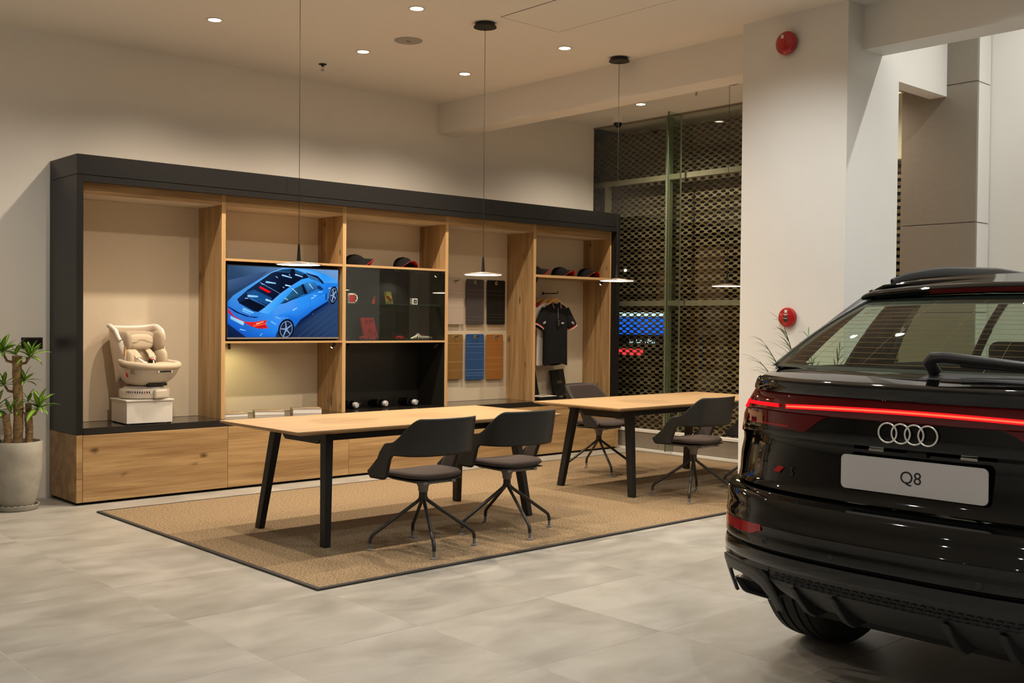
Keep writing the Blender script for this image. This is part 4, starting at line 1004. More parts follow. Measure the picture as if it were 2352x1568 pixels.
# polo shirts on a wall hook
HX = 5.405
t = thing('clothes_hook', 'black wall hook carrying three polo shirts', 'hook', (HX+0.01, 0.513, 1.765))
MB().lathe([(0.0001, 0.0), (0.016, 0.0), (0.016, 0.006), (0.0001, 0.007)], 14, M=Matrix.Rotation(PI/2, 4, 'X')).build('wall_plate', 'black_matte', t)
MB().tube([(0, -0.005, 0), (0, -0.22, -0.004), (0, -0.238, 0.0), (0, -0.242, 0.022)], 0.006, 8).build('bar', 'black_matte', t, smooth=True)
def shirt(x, y, rot, mat, label, stripe, detail):
    t = thing('polo_shirt', label, 'shirt', (x, y, 1.765), rot, 'polo shirts on hangers')
    # hanger
    h = MB().tube([(-0.17, 0, -0.165), (-0.09, 0, -0.112), (-0.03, 0, -0.082), (0.0, 0, -0.074), (0.03, 0, -0.082), (0.09, 0, -0.112), (0.17, 0, -0.165)], [0.012, 0.02, 0.026, 0.028, 0.026, 0.02, 0.012], 10, sq=(0.85, 0.42)).build('hanger', 'hanger_wood', t, smooth=True)
    MB().tube([(0, 0, -0.06), (0, 0, -0.03), (0.008, 0, -0.016), (0.006, 0, 0.004), (-0.004, 0, 0.007), (-0.009, 0, 0.001)], 0.0015, 5).build('hanger_hook', 'steel_dull', h)
    def body(u, v):
        zt = -0.115; z = lerp(zt, -0.80, v)
        w = interp([0, 0.06, 0.14, 0.25, 0.5, 1.0], [0.085, 0.185, 0.205, 0.205, 0.195, 0.200], v)
        a = 2*PI*u; c_, s_ = math.cos(a), math.sin(a)
        th = interp([0, 0.1, 0.3, 1.0], [0.018, 0.026, 0.034, 0.030], v)
        fold = 1+0.10*math.sin(7*a+v*3)*sm(0.15, 1, v)
        return (w*math.copysign(abs(c_)**0.7, c_), th*math.copysign(abs(s_)**0.8, s_)*fold, z+0.012*math.sin(3*a)*sm(0.9, 1, v))
    MB().grid(body, 40, 22, closeu=True).build('body', mat, t, smooth=True)
    for s in (-1, 1):
        def sleeve(u, v, s=s):
            a = 2*PI*u; c_, s_ = math.cos(a), math.sin(a)
            p0 = Vector((0.165*s, 0, -0.185)); p1 = Vector((0.285*s, -0.012, -0.385))
            c = p0.lerp(p1, v); d = Vector((0.86*s, 0, 0.51)) if False else Vector((0.80*s, 0, 0.55))
            hw = lerp(0.065, 0.080, v)
            return tuple(c+Vector((hw*0.85*c_*s, 0, 0.42*hw*c_))+Vector((0, lerp(0.026, 0.034, v)*s_, 0)))
        sl = MB().grid(sleeve, 20, 8, closeu=True).build('sleeve', mat, t, smooth=True)
        def band(u, v, s=s, k=0):
            p = Vector(sleeve(u, 0.90+0.10*v)); c = Vector(sleeve(0, 0.9)).lerp(Vector(sleeve(0.5, 0.9)), 0.5)
            return tuple(p+(p-c)*0.02)
        for v0, v1, m_ in stripe:
            MB().grid(lambda u, v, v0=v0, v1=v1: tuple(Vector(sleeve(u, lerp(v0, v1, v)))+(Vector(sleeve(u, v0))-Vector(sleeve(0, v0)).lerp(Vector(sleeve(0.5, v0)), 0.5))*0.03), 20, 1, closeu=True).build('cuff_stripe', m_, sl, smooth=True)
        # collar leaf
        cp = [(0.012*s, -0.031, -0.165), (0.062*s, -0.033, -0.172), (0.078*s, -0.010, -0.098), (0.052*s, 0.004, -0.086)]
        MB().add([Vector(q) for q in cp]+[Vector(q)+Vector((0, 0.006, -0.002)) for q in cp], [(0, 1, 2, 3), (7, 6, 5, 4), (0, 4, 5, 1), (1, 5, 6, 2), (2, 6, 7, 3), (3, 7, 4, 0)]).build('collar', mat, t)
        if stripe:
            for q0, q1, m_ in ((0.80, 0.90, 'red_plastic'), (0.92, 1.0, 'paper_white')):
                a0 = Vector(cp[0]).lerp(Vector(cp[1]), q0); a1 = Vector(cp[0]).lerp(Vector(cp[1]), q1); b0 = Vector(cp[3]).lerp(Vector(cp[2]), q0); b1 = Vector(cp[3]).lerp(Vector(cp[2]), q1)
                o_ = Vector((0, -0.0012, 0.0006)); MB().add([a0+o_, a1+o_, b1+o_, b0+o_], [(0, 1, 2, 3)]).build('collar_stripe', m_, t)
    if detail:
        MB().box(-0.004, 0.004, -0.0395, -0.0375, -0.29, -0.165).build('placket_edge', 'chair_grey', t)
        g = MB().box(-0.022, 0.022, -0.050, -0.0485, -0.375, -0.285).build('swing_tag', 'black_lacquer', t)
        for k_ in range(3): MB().box(-0.012, 0.012, -0.0508, -0.0501, -0.312-0.022*k_, -0.304-0.022*k_).build('tag_print', 'chair_grey', g)
        for k_ in range(4):
            MB().lathe([(0.006, 0), (0.0085, 0), (0.0085, 0.001), (0.006, 0.001)], 12, M=Matrix.Translation((0.058+0.009*k_, -0.046, -0.335)) @ Matrix.Rotation(PI/2, 4, 'X')).build('chest_emblem_ring', 'paper_white', t)
        for s in (-1, 1):
            for k_ in range(3):
                MB().lathe([(0.007, 0), (0.0105, 0), (0.0105, 0.001), (0.007, 0.001)], 12, M=Matrix.Translation((0.225*s+0.012*k_*s+0.004, -0.050, -0.325-0.006*k_)) @ Matrix.Rotation(PI/2, 4, 'X')).build('sleeve_emblem_ring', 'paper_white', t)
    return t
shirt(HX, 0.296, 0.06, 'polo_black', 'black polo shirt with striped collar, front of three on the hook', [(0.90, 0.94, 'red_plastic'), (0.955, 0.99, 'paper_white')], True)
shirt(HX-0.035, 0.372, 0.06, 'polo_white', 'white polo shirt hanging behind the black one', [(0.92, 0.96, 'red_plastic')], False)
shirt(HX-0.085, 0.448, 0.06, 'polo_red', 'red polo shirt hanging at the back of the hook', [(0.92, 0.96, 'paper_white')], False)
# gift boxes
def rings(parent, name, mat, M, R_, r_, n=4, pitch=1.42):
    for k in range(n):
        c = Vector(((k-(n-1)/2)*pitch*R_, 0, 0))
        pts = [M @ (c+Vector((R_*math.cos(a), 0, R_*math.sin(a)))) for a in [2*PI*i/28 for i in range(28)]]
        MB().tube(pts, r_, 6, closed=True).build(name, mat, parent, smooth=True)
def gift(x, y, label):
    t = thing('gift_box', label, 'box', (x, y, ZT), 0.05, 'black gift boxes with ring emblem')
    Mt = Matrix.Translation((0, 0.0, 0.006)) @ Matrix.Rotation(-0.17, 4, 'X') @ Matrix.Rotation(-0.07, 4, 'Y')
    MB().box(-0.105, 0.105, -0.018, 0.018, 0.0, 0.305, M=Mt).build('box_body', 'black_lacquer', t, bevel=0.002)
    rings(t, 'emblem_ring', 'brass', Mt @ Matrix.Translation((0, -0.0185, 0.16)), 0.0125, 0.0011)
gift(5.60, 0.40, 'black gift box with gold ring emblem beside the window end')
gift(5.155, 0.40, 'black gift box with ring emblem half hidden by the divider')
t = thing('brochure', 'white printed brochure on a flat black tray under the polo shirts', 'brochure', (5.17, 0.26, ZT), 0.10)
MB().box(-0.16, 0.16, -0.11, 0.11, 0.0, 0.030).build('tray', 'black_lacquer', t, bevel=0.003)
MB().box(-0.14, 0.14, -0.10, 0.10, 0.0305, 0.034).build('page', 'paper_white', t)
MB().box(-0.06, 0.09, -0.06, 0.05, 0.0341, 0.0344).build('print', 'book_cover', t)
t = thing('pen_case', 'small black case with silver edge behind the grey chair', 'case', (5.60, 0.26, ZT), 0.1)
MB().box(-0.075, 0.075, -0.03, 0.03, 0.0, 0.028).build('case_body', 'black_lacquer', t, bevel=0.003)
MB().box(-0.07, 0.07, -0.027, 0.027, 0.0285, 0.034).build('case_lid', 'steel_dull', t, bevel=0.002)

# ------------------------------------------------------------------ tables
def make_table(x, y, label):
    t = thing('meeting_table', label, 'table', (x, y, 0.0112), 0, 'beech meeting tables')
    H = 0.743; A, Bh = 1.128, 0.50; th = 0.016; ch = 0.052
    top = MB().box(-A, A, -Bh, Bh, H-0.006, H).build('table_top', 'beech', t)
    e = MB()
    lo = H-0.030
    v = [(-A, -Bh, H-0.0062), (A, -Bh, H-0.0062), (A, Bh, H-0.0062), (-A, Bh, H-0.0062), (-A+ch, -Bh+ch, lo), (A-ch, -Bh+ch, lo), (A-ch, Bh-ch, lo), (-A+ch, Bh-ch, lo)]
    v2 = [(p[0], p[1], H-0.012) for p in v[:4]]
    e.add(v[:4]+v2+v[4:], [(0, 1, 5, 4), (1, 2, 6, 5), (2, 3, 7, 6), (3, 0, 4, 7), (4, 5, 9, 8), (5, 6, 10, 9), (6, 7, 11, 10), (7, 4, 8, 11), (8, 9, 10, 11)])
    e.build('bevelled_edge', 'beech_edge', top)
    MB().box(-0.53, -0.19, -0.022, -0.0195, H-0.0002, H+0.0003).build('cable_flap_slot', 'black_gap', top)
    # beam under the top with angled end box
    MB().box(-0.74, 0.74, -0.12, 0.12, H-0.115, H-0.031).build('centre_beam', 'table_metal', t, bevel=0.004)
    for s in (-1, 1):
        MB().prism([(-0.30, H-0.031), (0.30, H-0.031), (0.20, H-0.118), (-0.20, H-0.118)], 0.76*s-0.045, 0.76*s+0.045, 'yz').build('end_crossbar', 'table_metal', t, bevel=0.003)
        for q in (-1, 1):
            tp = Vector((0.80*s, 0.31*q, H-0.031)); bt = Vector((0.872*s, 0.412*q, 0.0))
            m = MB(); vs = []
            for c, hx, hy in ((tp, 0.028, 0.036), (bt, 0.022, 0.030)):
                for a, b in ((-1, -1), (1, -1), (1, 1), (-1, 1)): vs.append(c+Vector((a*hx, b*hy, 0)))
            m.add(vs, [(3, 2, 1, 0), (4, 5, 6, 7), (0, 1, 5, 4), (1, 2, 6, 5), (2, 3, 7, 6), (3, 0, 4, 7)])
            m.build('leg', 'table_metal', t, bevel=0.004)
make_table(1.490, -2.105, 'beech meeting table with black splayed legs in front of the television')
make_table(4.452, -2.050, 'beech meeting table with black splayed legs next to the white pillar')

# ------------------------------------------------------------------ chairs
def make_chair(x, y, rot, leg_rot, label, proto=[None]):
    t = thing('swivel_armchair', label, 'chair', (x, y, 0.0112), rot, 'dark grey shell armchairs on four-star legs')
    if proto[0] is None:
        def plan(s, v):
            a = abs(s); sg = 1 if s >= 0 else -1
            if a <= 0.6:
                th = a/0.6*PI/2; px_ = 0.290*math.sin(th)**0.75; py_ = -0.245*max(0, math.cos(th))**0.70
            else:
                u = (a-0.6)/0.4; px_ = 0.290+0.008*u; py_ = u*lerp(0.205, 0.085, v)
            return sg*px_, py_
        def ztop(s): a = abs(s); return 0.848-0.150*sm(0.27, 0.56, a)-0.075*sm(0.50, 1.0, a)-0.03*sm(0.86, 1.0, a)**2
        def zbot(s): a = abs(s); return 0.618-0.160*sm(0.56, 0.67, a)+0.04*sm(0.93, 1.0, a)**2
        def shell_pt(s, v, off=0.0):
            px_, py_ = plan(s, v); z = lerp(zbot(s), ztop(s), v)
            bw = math.exp(-(abs(s)/0.42)**4)
            k_ = 0.93+0.07*sm(0.5, 0.72, z)
            py_ -= bw*(z-0.60)*0.22
            return Vector((px_*k_*(1-off*3), py_*(1-off*3*(1 if py_ < 0 else 0)), z-0.011))
        m = MB().grid(lambda u, v: tuple(shell_pt(2*u-1, v)), 64, 12)
        sh = m.build('shell', 'chair_plastic', t, smooth=True, solid=0.012, offset=0, angle=60)
        m = MB().grid(lambda u, v: tuple(shell_pt(1.84*u-0.92, 0.04+0.92*v, 0.018)), 56, 10)
        up = m.build('inner_upholstery', 'chair_fabric', t, smooth=True, solid=0.012, offset=0, angle=60)
        def seat(u, v):
            a = 2*PI*u; c_, s_ = math.cos(a), math.sin(a); e = 0.55
            x_ = math.copysign(abs(c_)**e, c_); y_ = math.copysign(abs(s_)**e, s_)
            prof = [(0.0001, 0.502), (0.80, 0.502), (0.95, 0.497), (1.0, 0.484), (0.99, 0.471), (0.92, 0.464), (0.0001, 0.463)]
            i = min(int(v*6), 5); f = v*6-i; r_ = lerp(prof[i][0], prof[i+1][0], f); z_ = lerp(prof[i][1], prof[i+1][1], f)
            return (x_*0.215*r_, 0.015+y_*0.205*r_, z_-0.012*(abs(y_*r_)**2)*(y_ > 0)+0.012*(r_*abs(x_))**2-0.011)
        MB().grid(seat, 40, 18, closeu=True).build('seat_cushion', 'chair_fabric', t, smooth=True, angle=70)
        MB().box(-0.18, 0.18, -0.165, 0.19, 0.4425, 0.4515).build('seat_pan', 'chair_plastic', t, bevel=0.004)
        f = MB()
        f.lathe([(0.024, 0.352), (0.031, 0.358), (0.033, 0.384), (0.042, 0.405), (0.065, 0.420), (0.085, 0.424), (0.085, 0.429), (0.0001, 0.429)], 24)
        f.build('hub', 'chair_grey', t, smooth=True)
        for s in (-1, 1):
            MB().box(0.11*s-0.015, 0.11*s+0.015, -0.17, 0.17, 0.424, 0.442).build('support_arm', 'chair_grey', t, bevel=0.004)
        for q in (-0.12, 0.12): MB().box(-0.11, 0.11, q-0.015, q+0.015, 0.420, 0.4365).build('support_arm', 'chair_grey', t, bevel=0.004)
        MB().lathe([(0.024, 0.300), (0.025, 0.352)], 16, caps=True).build('column', 'chair_steel', t, smooth=True)
        lg = None
        for k in range(4):
            a = leg_rot+k*PI/2
            pth = [(0.016, 0, 0.352), (0.016, 0, 0.322), (0.024, 0, 0.303), (0.045, 0, 0.286), (0.30, 0, 0.108), (0.322, 0, 0.090), (0.332, 0, 0.066), (0.333, 0, 0.045)]
            if lg is None:
                lg = MB().tube(pth, 0.0115, 10).build('leg', 'chair_steel', t, smooth=True)
                sl = MB().tube([(0.333, 0, 0.047), (0.333, 0, 0.010)], 0.0095, 8).build('sleeve', 'chair_grey', lg, smooth=True)
                gl = MB().lathe([(0.0001, 0.0), (0.022, 0.0), (0.023, 0.004), (0.010, 0.011), (0.0001, 0.012)], 16, c=(0.333, 0, 0)).build('glide', 'chair_grey', lg, smooth=True)
                lg.rotation_euler = (0, 0, a)
            else:
                l2 = inst(lg, 'leg', t, (0, 0, 0), (0, 0, a)); inst(sl, 'sleeve', l2); inst(gl, 'glide', l2)
        proto[0] = (t, leg_rot)
    else:
        src, lr = proto[0]
        for ch in list(src.children):
            c = ch.copy(); col.objects.link(c); c.parent = t
            if ch.name.split('.')[0] == 'leg': c.rotation_euler = (0, 0, ch.rotation_euler[2]-lr+leg_rot)
            for g in ch.children:
                d = g.copy(); col.objects.link(d); d.parent = c
    return t
R = math.radians
make_chair(1.078, -2.920, R(0), R(64), 'dark shell armchair on the near side of the first table, left one')
make_chair(1.855, -2.845, R(-4), R(75+4), 'dark shell armchair on the near side of the first table, right one')
make_chair(4.452, -1.274, R(188), R(64-188), 'armchair with fabric front seen across the table by the pillar')
make_chair(3.976, -2.777, R(2), R(33-2), 'dark shell armchair on the near side of the table by the pillar')
make_chair(4.92, -2.78, R(8), R(139), 'dark armchair mostly hidden behind the white pillar')

# ------------------------------------------------------------------ pendants
def pendant(x, z, zc, label):
    t = thing('pendant_lamp', label, 'lamp', (x, -2.07, z), 0, 'flat disc pendant lamps')
    MB().lathe([(0.0001, 0.022), (0.018, 0.022), (0.05, 0.0165), (0.145, 0.006), (0.150, 0.003), (0.150, 0.0), (0.147, -0.002), (0.1405, -0.001)], 48).build('disc_shade', 'shade_bronze', t, smooth=True)
    MB().lathe([(0.0001, -0.0015), (0.1400, -0.0015)], 48).build('diffuser', 'pendant_glow', t)
    MB().lathe([(0.015, 0.0225), (0.0145, 0.026), (0.0145, 0.0265), (0.0135, 0.030), (0.0065, 0.135), (0.0001, 0.136)], 16).build('stem_cone', 'table_metal', t, smooth=True)
    MB().tube([(0, 0, 0.13), (0, 0, zc-z-0.034)], 0.0020, 6).build('cable', 'black_matte', t)
    MB().lathe([(0.075, zc-z-0.0005), (0.0745, zc-z-0.022), (0.086, zc-z-0.026), (0.088, zc-z-0.034), (0.0001, zc-z-0.034)], 32).build('ceiling_rose', 'black_matte', t, smooth=True)
    ld = bpy.data.lights.new('pendant_light', 'AREA'); ld.shape = 'DISK'; ld.size = 0.26; ld.energy = 4.0; ld.color = (1, 0.78, 0.52)
    o = bpy.data.objects.new('pendant_light', ld); col.objects.link(o); o.parent = t; o.location = (0, 0, -0.006)
pendant(0.686, 1.800, ZC, 'glowing disc pendant hanging in front of the television')
pendant(2.291, 1.792, ZC, 'glowing disc pendant over the right end of the first table')
pendant(3.803, 1.795, ZC, 'glowing disc pendant in front of the polo shirt bay')
pendant(5.365, 1.796, ZL, 'glowing disc pendant half hidden by the white pillar')

# ------------------------------------------------------------------ fire alarm fittings on the pillar
PX = 3.72
def face_x(y, z):  # frame on the pillar face: local x -> -y world (right), local z up, local -y -> -x world (out)
    return Matrix(((0, 1, 0, 0), (-1, 0, 0, 0), (0, 0, 1, 0), (0, 0, 0, 1)))
t = thing('alarm_bell', 'round dark red fire alarm bell high on the white pillar', 'alarm bell', (PX, -3.806, 3.475), -PI/2)
Ml = Matrix.Rotation(PI/2, 4, 'X')
MB().lathe([(0.0001, 0.003), (0.070, 0.003), (0.072, 0.03), (0.0001, 0.03)], 28, M=Ml).build('backplate', 'table_metal', t)
MB().lathe([(0.083, 0.022), (0.086, 0.026), (0.085, 0.046), (0.076, 0.060), (0.05, 0.069), (0.0001, 0.072)], 40, M=Ml).build('gong', 'alarm_red', t, smooth=True)
MB().box(-0.022, -0.002, -0.0735, -0.0712, 0.030, 0.055).build('sticker', 'paper_white', t)
MB().prism(rrect(-0.025, 0.012, -0.04, 0.022, 0.016), -0.0745, -0.0718).build('badge', 'red_plastic', t)
t = thing('fire_call_point', 'round red fire call point on the pillar behind the palm', 'call point', (PX, -3.828, 1.486), -PI/2)
MB().lathe([(0.0001, 0.002), (0.072, 0.002), (0.073, 0.018), (0.066, 0.028), (0.04, 0.034), (0.022, 0.035)], 40, M=Ml).build('housing', 'alarm_red', t, smooth=True)
MB().lathe([(0.0205, 0.0352), (0.024, 0.036), (0.0205, 0.038)], 24, M=Ml @ Matrix.Translation((0, -0.012, 0))).build('button_ring', 'red_plastic', t, smooth=True)
MB().lathe([(0.0001, 0.0355), (0.020, 0.0355)], 24, M=Ml @ Matrix.Translation((0, -0.012, 0))).build('press_disc', 'black_matte', t)
text_mesh('PUSH', 0.013, 'push_text', 'paper_white', t, (0, -0.0372, -0.008), (PI/2, 0, 0), 0.0003)
MB().box(-0.010, 0.012, -0.0358, -0.034, 0.034, 0.055).build('sticker', 'paper_white', t)
for k in range(2): MB().box(-0.02+0.006*k, 0.02-0.006*k, -0.0352, -0.034, 0.022-0.006*k, 0.025-0.006*k).build('instruction_line', 'paper_white', t)

# ------------------------------------------------------------------ potted plants
def leaf_mesh(name, length, width, droop, mat, n=10, fold=0.25, tip=1.0):
    vs, fs, mid = [], [], []
    x = z = 0.0; ang = 0.0
    for i in range(n+1):
        f = i/n; w = width*(math.sin(PI*min(1, f*0.93+0.05))**0.75)*(1-0.25*f)
        if i == n: w = 0.0006
        for j in (-1, -0.5, 0, 0.5, 1):
            vs.append((x, j*w, z+abs(j)*w*fold)); mid.append(1.0-abs(j))
        ang += droop/n*(0.4+1.2*f); x += length/n*math.cos(ang); z -= length/n*math.sin(ang)
    for i in range(n):
        for j in range(4):
            a = i*5+j; fs.append((a, a+5, a+6, a+1))
    me = bpy.data.meshes.new(name); me.from_pydata(vs, [], fs); me.materials.append(MATS[mat])
    at = me.attributes.new('mid', 'FLOAT', 'POINT')
    for i, m_ in enumerate(mid): at.data[i].value = m_
    for p_ in me.polygons: p_.use_smooth = True
    return me
LV = [leaf_mesh('leaf', 0.17, 0.023, 0.5, 'leaf_striped'), leaf_mesh('leaf', 0.20, 0.026, 0.9, 'leaf_striped'), leaf_mesh('leaf', 0.13, 0.020, 1.3, 'leaf_striped'), leaf_mesh('leaf', 0.10, 0.015, 0.4, 'leaf_striped')]
def place_leaf(me, parent, p, az, elev, roll=0, s=1.0):
    o = bpy.data.objects.new('leaf', me); col.objects.link(o); o.parent = parent
    M = Matrix.Translation(p) @ Matrix.Rotation(az, 4, 'Z') @ Matrix.Rotation(-elev, 4, 'Y') @ Matrix.Rotation(roll, 4, 'X') @ Matrix.Scale(s, 4)
    o.matrix_local = M
    return o
t = thing('dracaena_plant', 'potted dracaena with striped leaves in a round concrete pot', 'plant', (-0.385, 0.16, 0.0))
MB().lathe([(0.0001, 0.002), (0.145, 0.002), (0.152, 0.010), (0.158, 0.034), (0.154, 0.034), (0.148, 0.012), (0.0001, 0.010)], 48).build('saucer', 'concrete', t, smooth=True)
MB().grid(lambda u, v: ((0.154+0.007*v)*math.cos(2*PI*u), (0.154+0.007*v)*math.sin(2*PI*u), 0.028+0.010*v+0.004*math.sin(2*PI*u*22)*v), 132, 2, closeu=True).build('saucer_edge', 'concrete', t, smooth=True, solid=0.004)
MB().lathe([(0.0001, 0.012), (0.115, 0.012), (0.135, 0.05), (0.165, 0.16), (0.182, 0.30), (0.186, 0.42), (0.184, 0.505), (0.180, 0.512), (0.170, 0.512), (0.166, 0.50), (0.166, 0.47)], 56).build('pot', 'concrete', t, smooth=True)
MB().lathe([(0.0001, 0.478), (0.09, 0.482), (0.166, 0.472)], 32).build('soil', 'soil', t, smooth=True)
for k in range(14):
    a = random.random()*6.28; r_ = 0.06+0.09*random.random()
    MB().ell((r_*math.cos(a), r_*math.sin(a), 0.482), (0.016, 0.012, 0.009), 8, 5).build('pebble', 'concrete' if k % 2 else 'bark', t, smooth=True)
# trunks given as (offset along the camera's right, offset towards the camera, base z, top z, radius)
CR = Vector((math.cos(YAW), -math.sin(YAW), 0)); CF = Vector((math.sin(YAW), math.cos(YAW), 0))
def trunk(cr, cf, ztop, r_):
    b = CR*cr+CF*cf
    pts = []; rs = []; n = 16
    for i in range(n+1):
        f = i/n; z_ = 0.47+(ztop-0.47)*f
        pts.append((b.x+0.006*math.sin(f*5), b.y+0.004*math.cos(f*4), z_)); rs.append(r_*(1+0.05*math.sin(i*2.1)-0.05*f))
    tr = MB().tube(pts, rs, 12).build('trunk', 'bark', t, smooth=True)
    return Vector(pts[-1])
tA = trunk(0.010, 0.0, 1.150, 0.036)
tB = trunk(-0.055, -0.03, 0.712, 0.028)
tC = trunk(0.078, 0.03, 0.725, 0.028)
tD = trunk(0.062, 0.075, 0.79, 0.024)
def rosette(p, axis_cr, axis_up, n, s, spread=1.0, seed=0):
    rnd = random.Random(seed)
    ax = (CR*axis_cr+Vector((0, 0, axis_up))).normalized()
    base_az = math.atan2(CR.y*axis_cr, CR.x*axis_cr) if abs(axis_cr) > 0.01 else 0
    for k in range(n):
        az = base_az+k*2.399+rnd.uniform(-0.2, 0.2)
        el = lerp(1.35, 0.05, (k/max(1, n-1))**0.8*spread)
        me = LV[rnd.choice([0, 1, 0, 2 if k > n*0.6 else 0])]
        o = place_leaf(me, t, p+ax*0.02*(1-k/n), az, el, rnd.uniform(-0.3, 0.3), s*rnd.uniform(0.85, 1.1))
def side_shoot(p, cr, up, ln):
    q = p+CR*cr*ln+Vector((0, 0, up*ln)); m_ = p+CR*cr*ln*0.6+Vector((0, 0, up*ln*0.15))
    MB().tube([p, m_, q], [0.011, 0.010, 0.009], 8).build('shoot', 'bark', t, smooth=True)
    return q
q = side_shoot(tA+Vector((0, 0, -0.05))-CR*0.03, -1, 0.9, 0.075); rosette(q, -0.5, 1, 18, 0.95, 1.05, 1)
q = side_shoot(tA+Vector((0, 0, -0.06))+CR*0.03, 1, 0.7, 0.06); rosette(q, 0.5, 1, 17, 0.85, 1.05, 2)
rosette(tA+Vector((0, 0, 0.0))+CF*-0.02, 0.0, 1, 5, 0.7, 0.6, 3)
q = side_shoot(tA+Vector((0, 0, -0.27))-CR*0.03, -1, 0.7, 0.06); rosette(q, -0.6, 1, 13, 0.66, 1.1, 4)
q = side_shoot(tA+Vector((0, 0, -0.21))+CR*0.03, 1, 0.7, 0.02); rosette(q, 0.6, 1, 12, 0.66, 1.0, 5)
q = side_shoot(tB+Vector((0, 0, -0.02))-CR*0.024, -1, 0.9, 0.05); rosette(q, -0.5, 1, 17, 1.05, 1.15, 6)
rosette(tB+Vector((0, 0, 0.0))+CR*0.03, 0.2, 1, 4, 0.9, 0.5, 7)
q = side_shoot(tC+Vector((0, 0, -0.02))+CR*0.024, 1, 0.9, 0.05); rosette(q, 0.5, 1, 16, 0.92, 1.1, 8)
rosette(tC+Vector((0, 0, 0.0))-CR*0.05+CF*-0.04, -0.2, 1, 9, 0.62, 1.1, 9)
rosette(tD, 0.0, 1, 7, 0.7, 0.9, 10)

t = thing('areca_palm', 'green palm in a pot between the black car and the pillar', 'plant', (2.98, -4.58, 0.0))
MB().lathe([(0.0001, 0.002), (0.14, 0.002), (0.17, 0.06), (0.20, 0.38), (0.205, 0.42), (0.19, 0.42), (0.185, 0.37), (0.0001, 0.36)], 36).build('pot', 'concrete', t, smooth=True)
MB().lathe([(0.0001, 0.375), (0.184, 0.372)], 24).build('soil', 'soil', t)
LP = [leaf_mesh('leaflet', 0.30, 0.0085, 0.7, 'leaf_palm', 8, 0.4), leaf_mesh('leaflet', 0.24, 0.0080, 1.3, 'leaf_palm', 8, 0.4)]
def frond(az, height, lean, curl, n, seed, ls=1.0):
    rnd = random.Random(seed)
    pts = []; p = Vector((0.03*math.cos(az), 0.03*math.sin(az), 0.37)); el = 1.45-lean*0.3; L_ = height/22
    for i in range(23):
        pts.append(p.copy()); el -= curl/22*(0.3+1.4*i/22)
        p = p+Vector((math.cos(az)*math.cos(el), math.sin(az)*math.cos(el), math.sin(el)))*L_
    fr = MB().tube(pts, [0.008-0.006*i/22 for i in range(23)], 6).build('frond_stem', 'leaf_palm', t, smooth=True)
    for k in range(n):
        f = 0.45+0.55*k/(n-1); i = min(21, int(f*22)); q = pts[i].lerp(pts[i+1], f*22-i)
        d = (pts[min(22, i+1)]-pts[max(0, i-1)]).normalized()
        pitch = math.asin(max(-1, min(1, d.z)))
        for s in (-1, 1):
            sp = lerp(0.75, 0.28, k/(n-1))
            o = place_leaf(rnd.choice(LP), fr, q, az+s*sp, pitch*0.75+rnd.uniform(-0.12, 0.18), 0, ls*rnd.uniform(0.75, 1.05)*(1-0.35*abs(k/(n-1)-0.4)))
            o.name = 'leaflet'
LFT = math.atan2(-CR.y, -CR.x)
frond(LFT+0.25, 1.08, 0.10, 0.22, 12, 1, 0.72)
frond(LFT-0.30, 1.00, 0.20, 0.42, 12, 2, 0.75)
frond(LFT+0.80, 0.97, 0.25, 0.45, 11, 3, 0.70)
frond(LFT-0.05, 0.92, 0.30, 0.55, 11, 8, 0.70)
frond(LFT+PI-0.2, 1.12, 0.10, 0.25, 10, 4, 0.75)
frond(LFT+PI-0.7, 0.98, 0.25, 0.5, 9, 5, 0.7)
frond(LFT+PI/2, 0.95, 0.15, 0.35, 8, 6, 0.6)
frond(LFT-PI/2, 1.04, 0.2, 0.4, 9, 7, 0.75)

# ------------------------------------------------------------------ parked car
car = thing('parked_car', 'glossy black sport utility car parked with its lit rear towards the camera', 'car', (0.29, -6.47, 0.0))
RW, NE, ME = 0.60, 2.8, 2.2
def wrap(l, w):
    s = min(abs(l)/w, 0.99999); return RW*(1-(1-s**NE)**(1/ME))
def rear_theta(xc, w, th, z):
    s_ = math.copysign(abs(math.sin(th))**(2/NE), th)
    return (xc+RW*(1-abs(math.cos(th))**(2/ME)), w*s_, z)
def rear_lat(xc, w, l, z, off=0.0): return (xc+wrap(l, w)-off, l, z)
WZ = [0.30, 0.48, 0.53, 0.59, 0.68, 0.75, 0.80, 0.90, 1.02, 1.08, 1.14, 1.22, 1.25]
WV = [0.95, 1.00, 0.98, 0.955, 0.955, 0.972, 1.0, 1.0, 0.975, 0.961, 0.924, 0.865, 0.85]
def Wd(z): return interp(WZ, WV, z)
def rear_band(levels, name, mat, th0=-PI/2, th1=PI/2, n=56, parent=car, solid=0, smooth=True, angle=30):
    def fn(u, v):
        k = v*(len(levels)-1); i = min(int(k), len(levels)-2); f = k-i
        z = lerp(levels[i][0], levels[i+1][0], f); xc = lerp(levels[i][1], levels[i+1][1], f)
        return rear_theta(xc, Wd(z), lerp(th0, th1, u), z)
    return MB().grid(fn, n, len(levels)-1).build(name, mat, parent, smooth=smooth, angle=angle, solid=solid)
def th_of(l, w): return math.asin(min(1, (abs(l)/w))**(NE/2))*(1 if l >= 0 else -1)
TQ = th_of(0.80, 0.95)
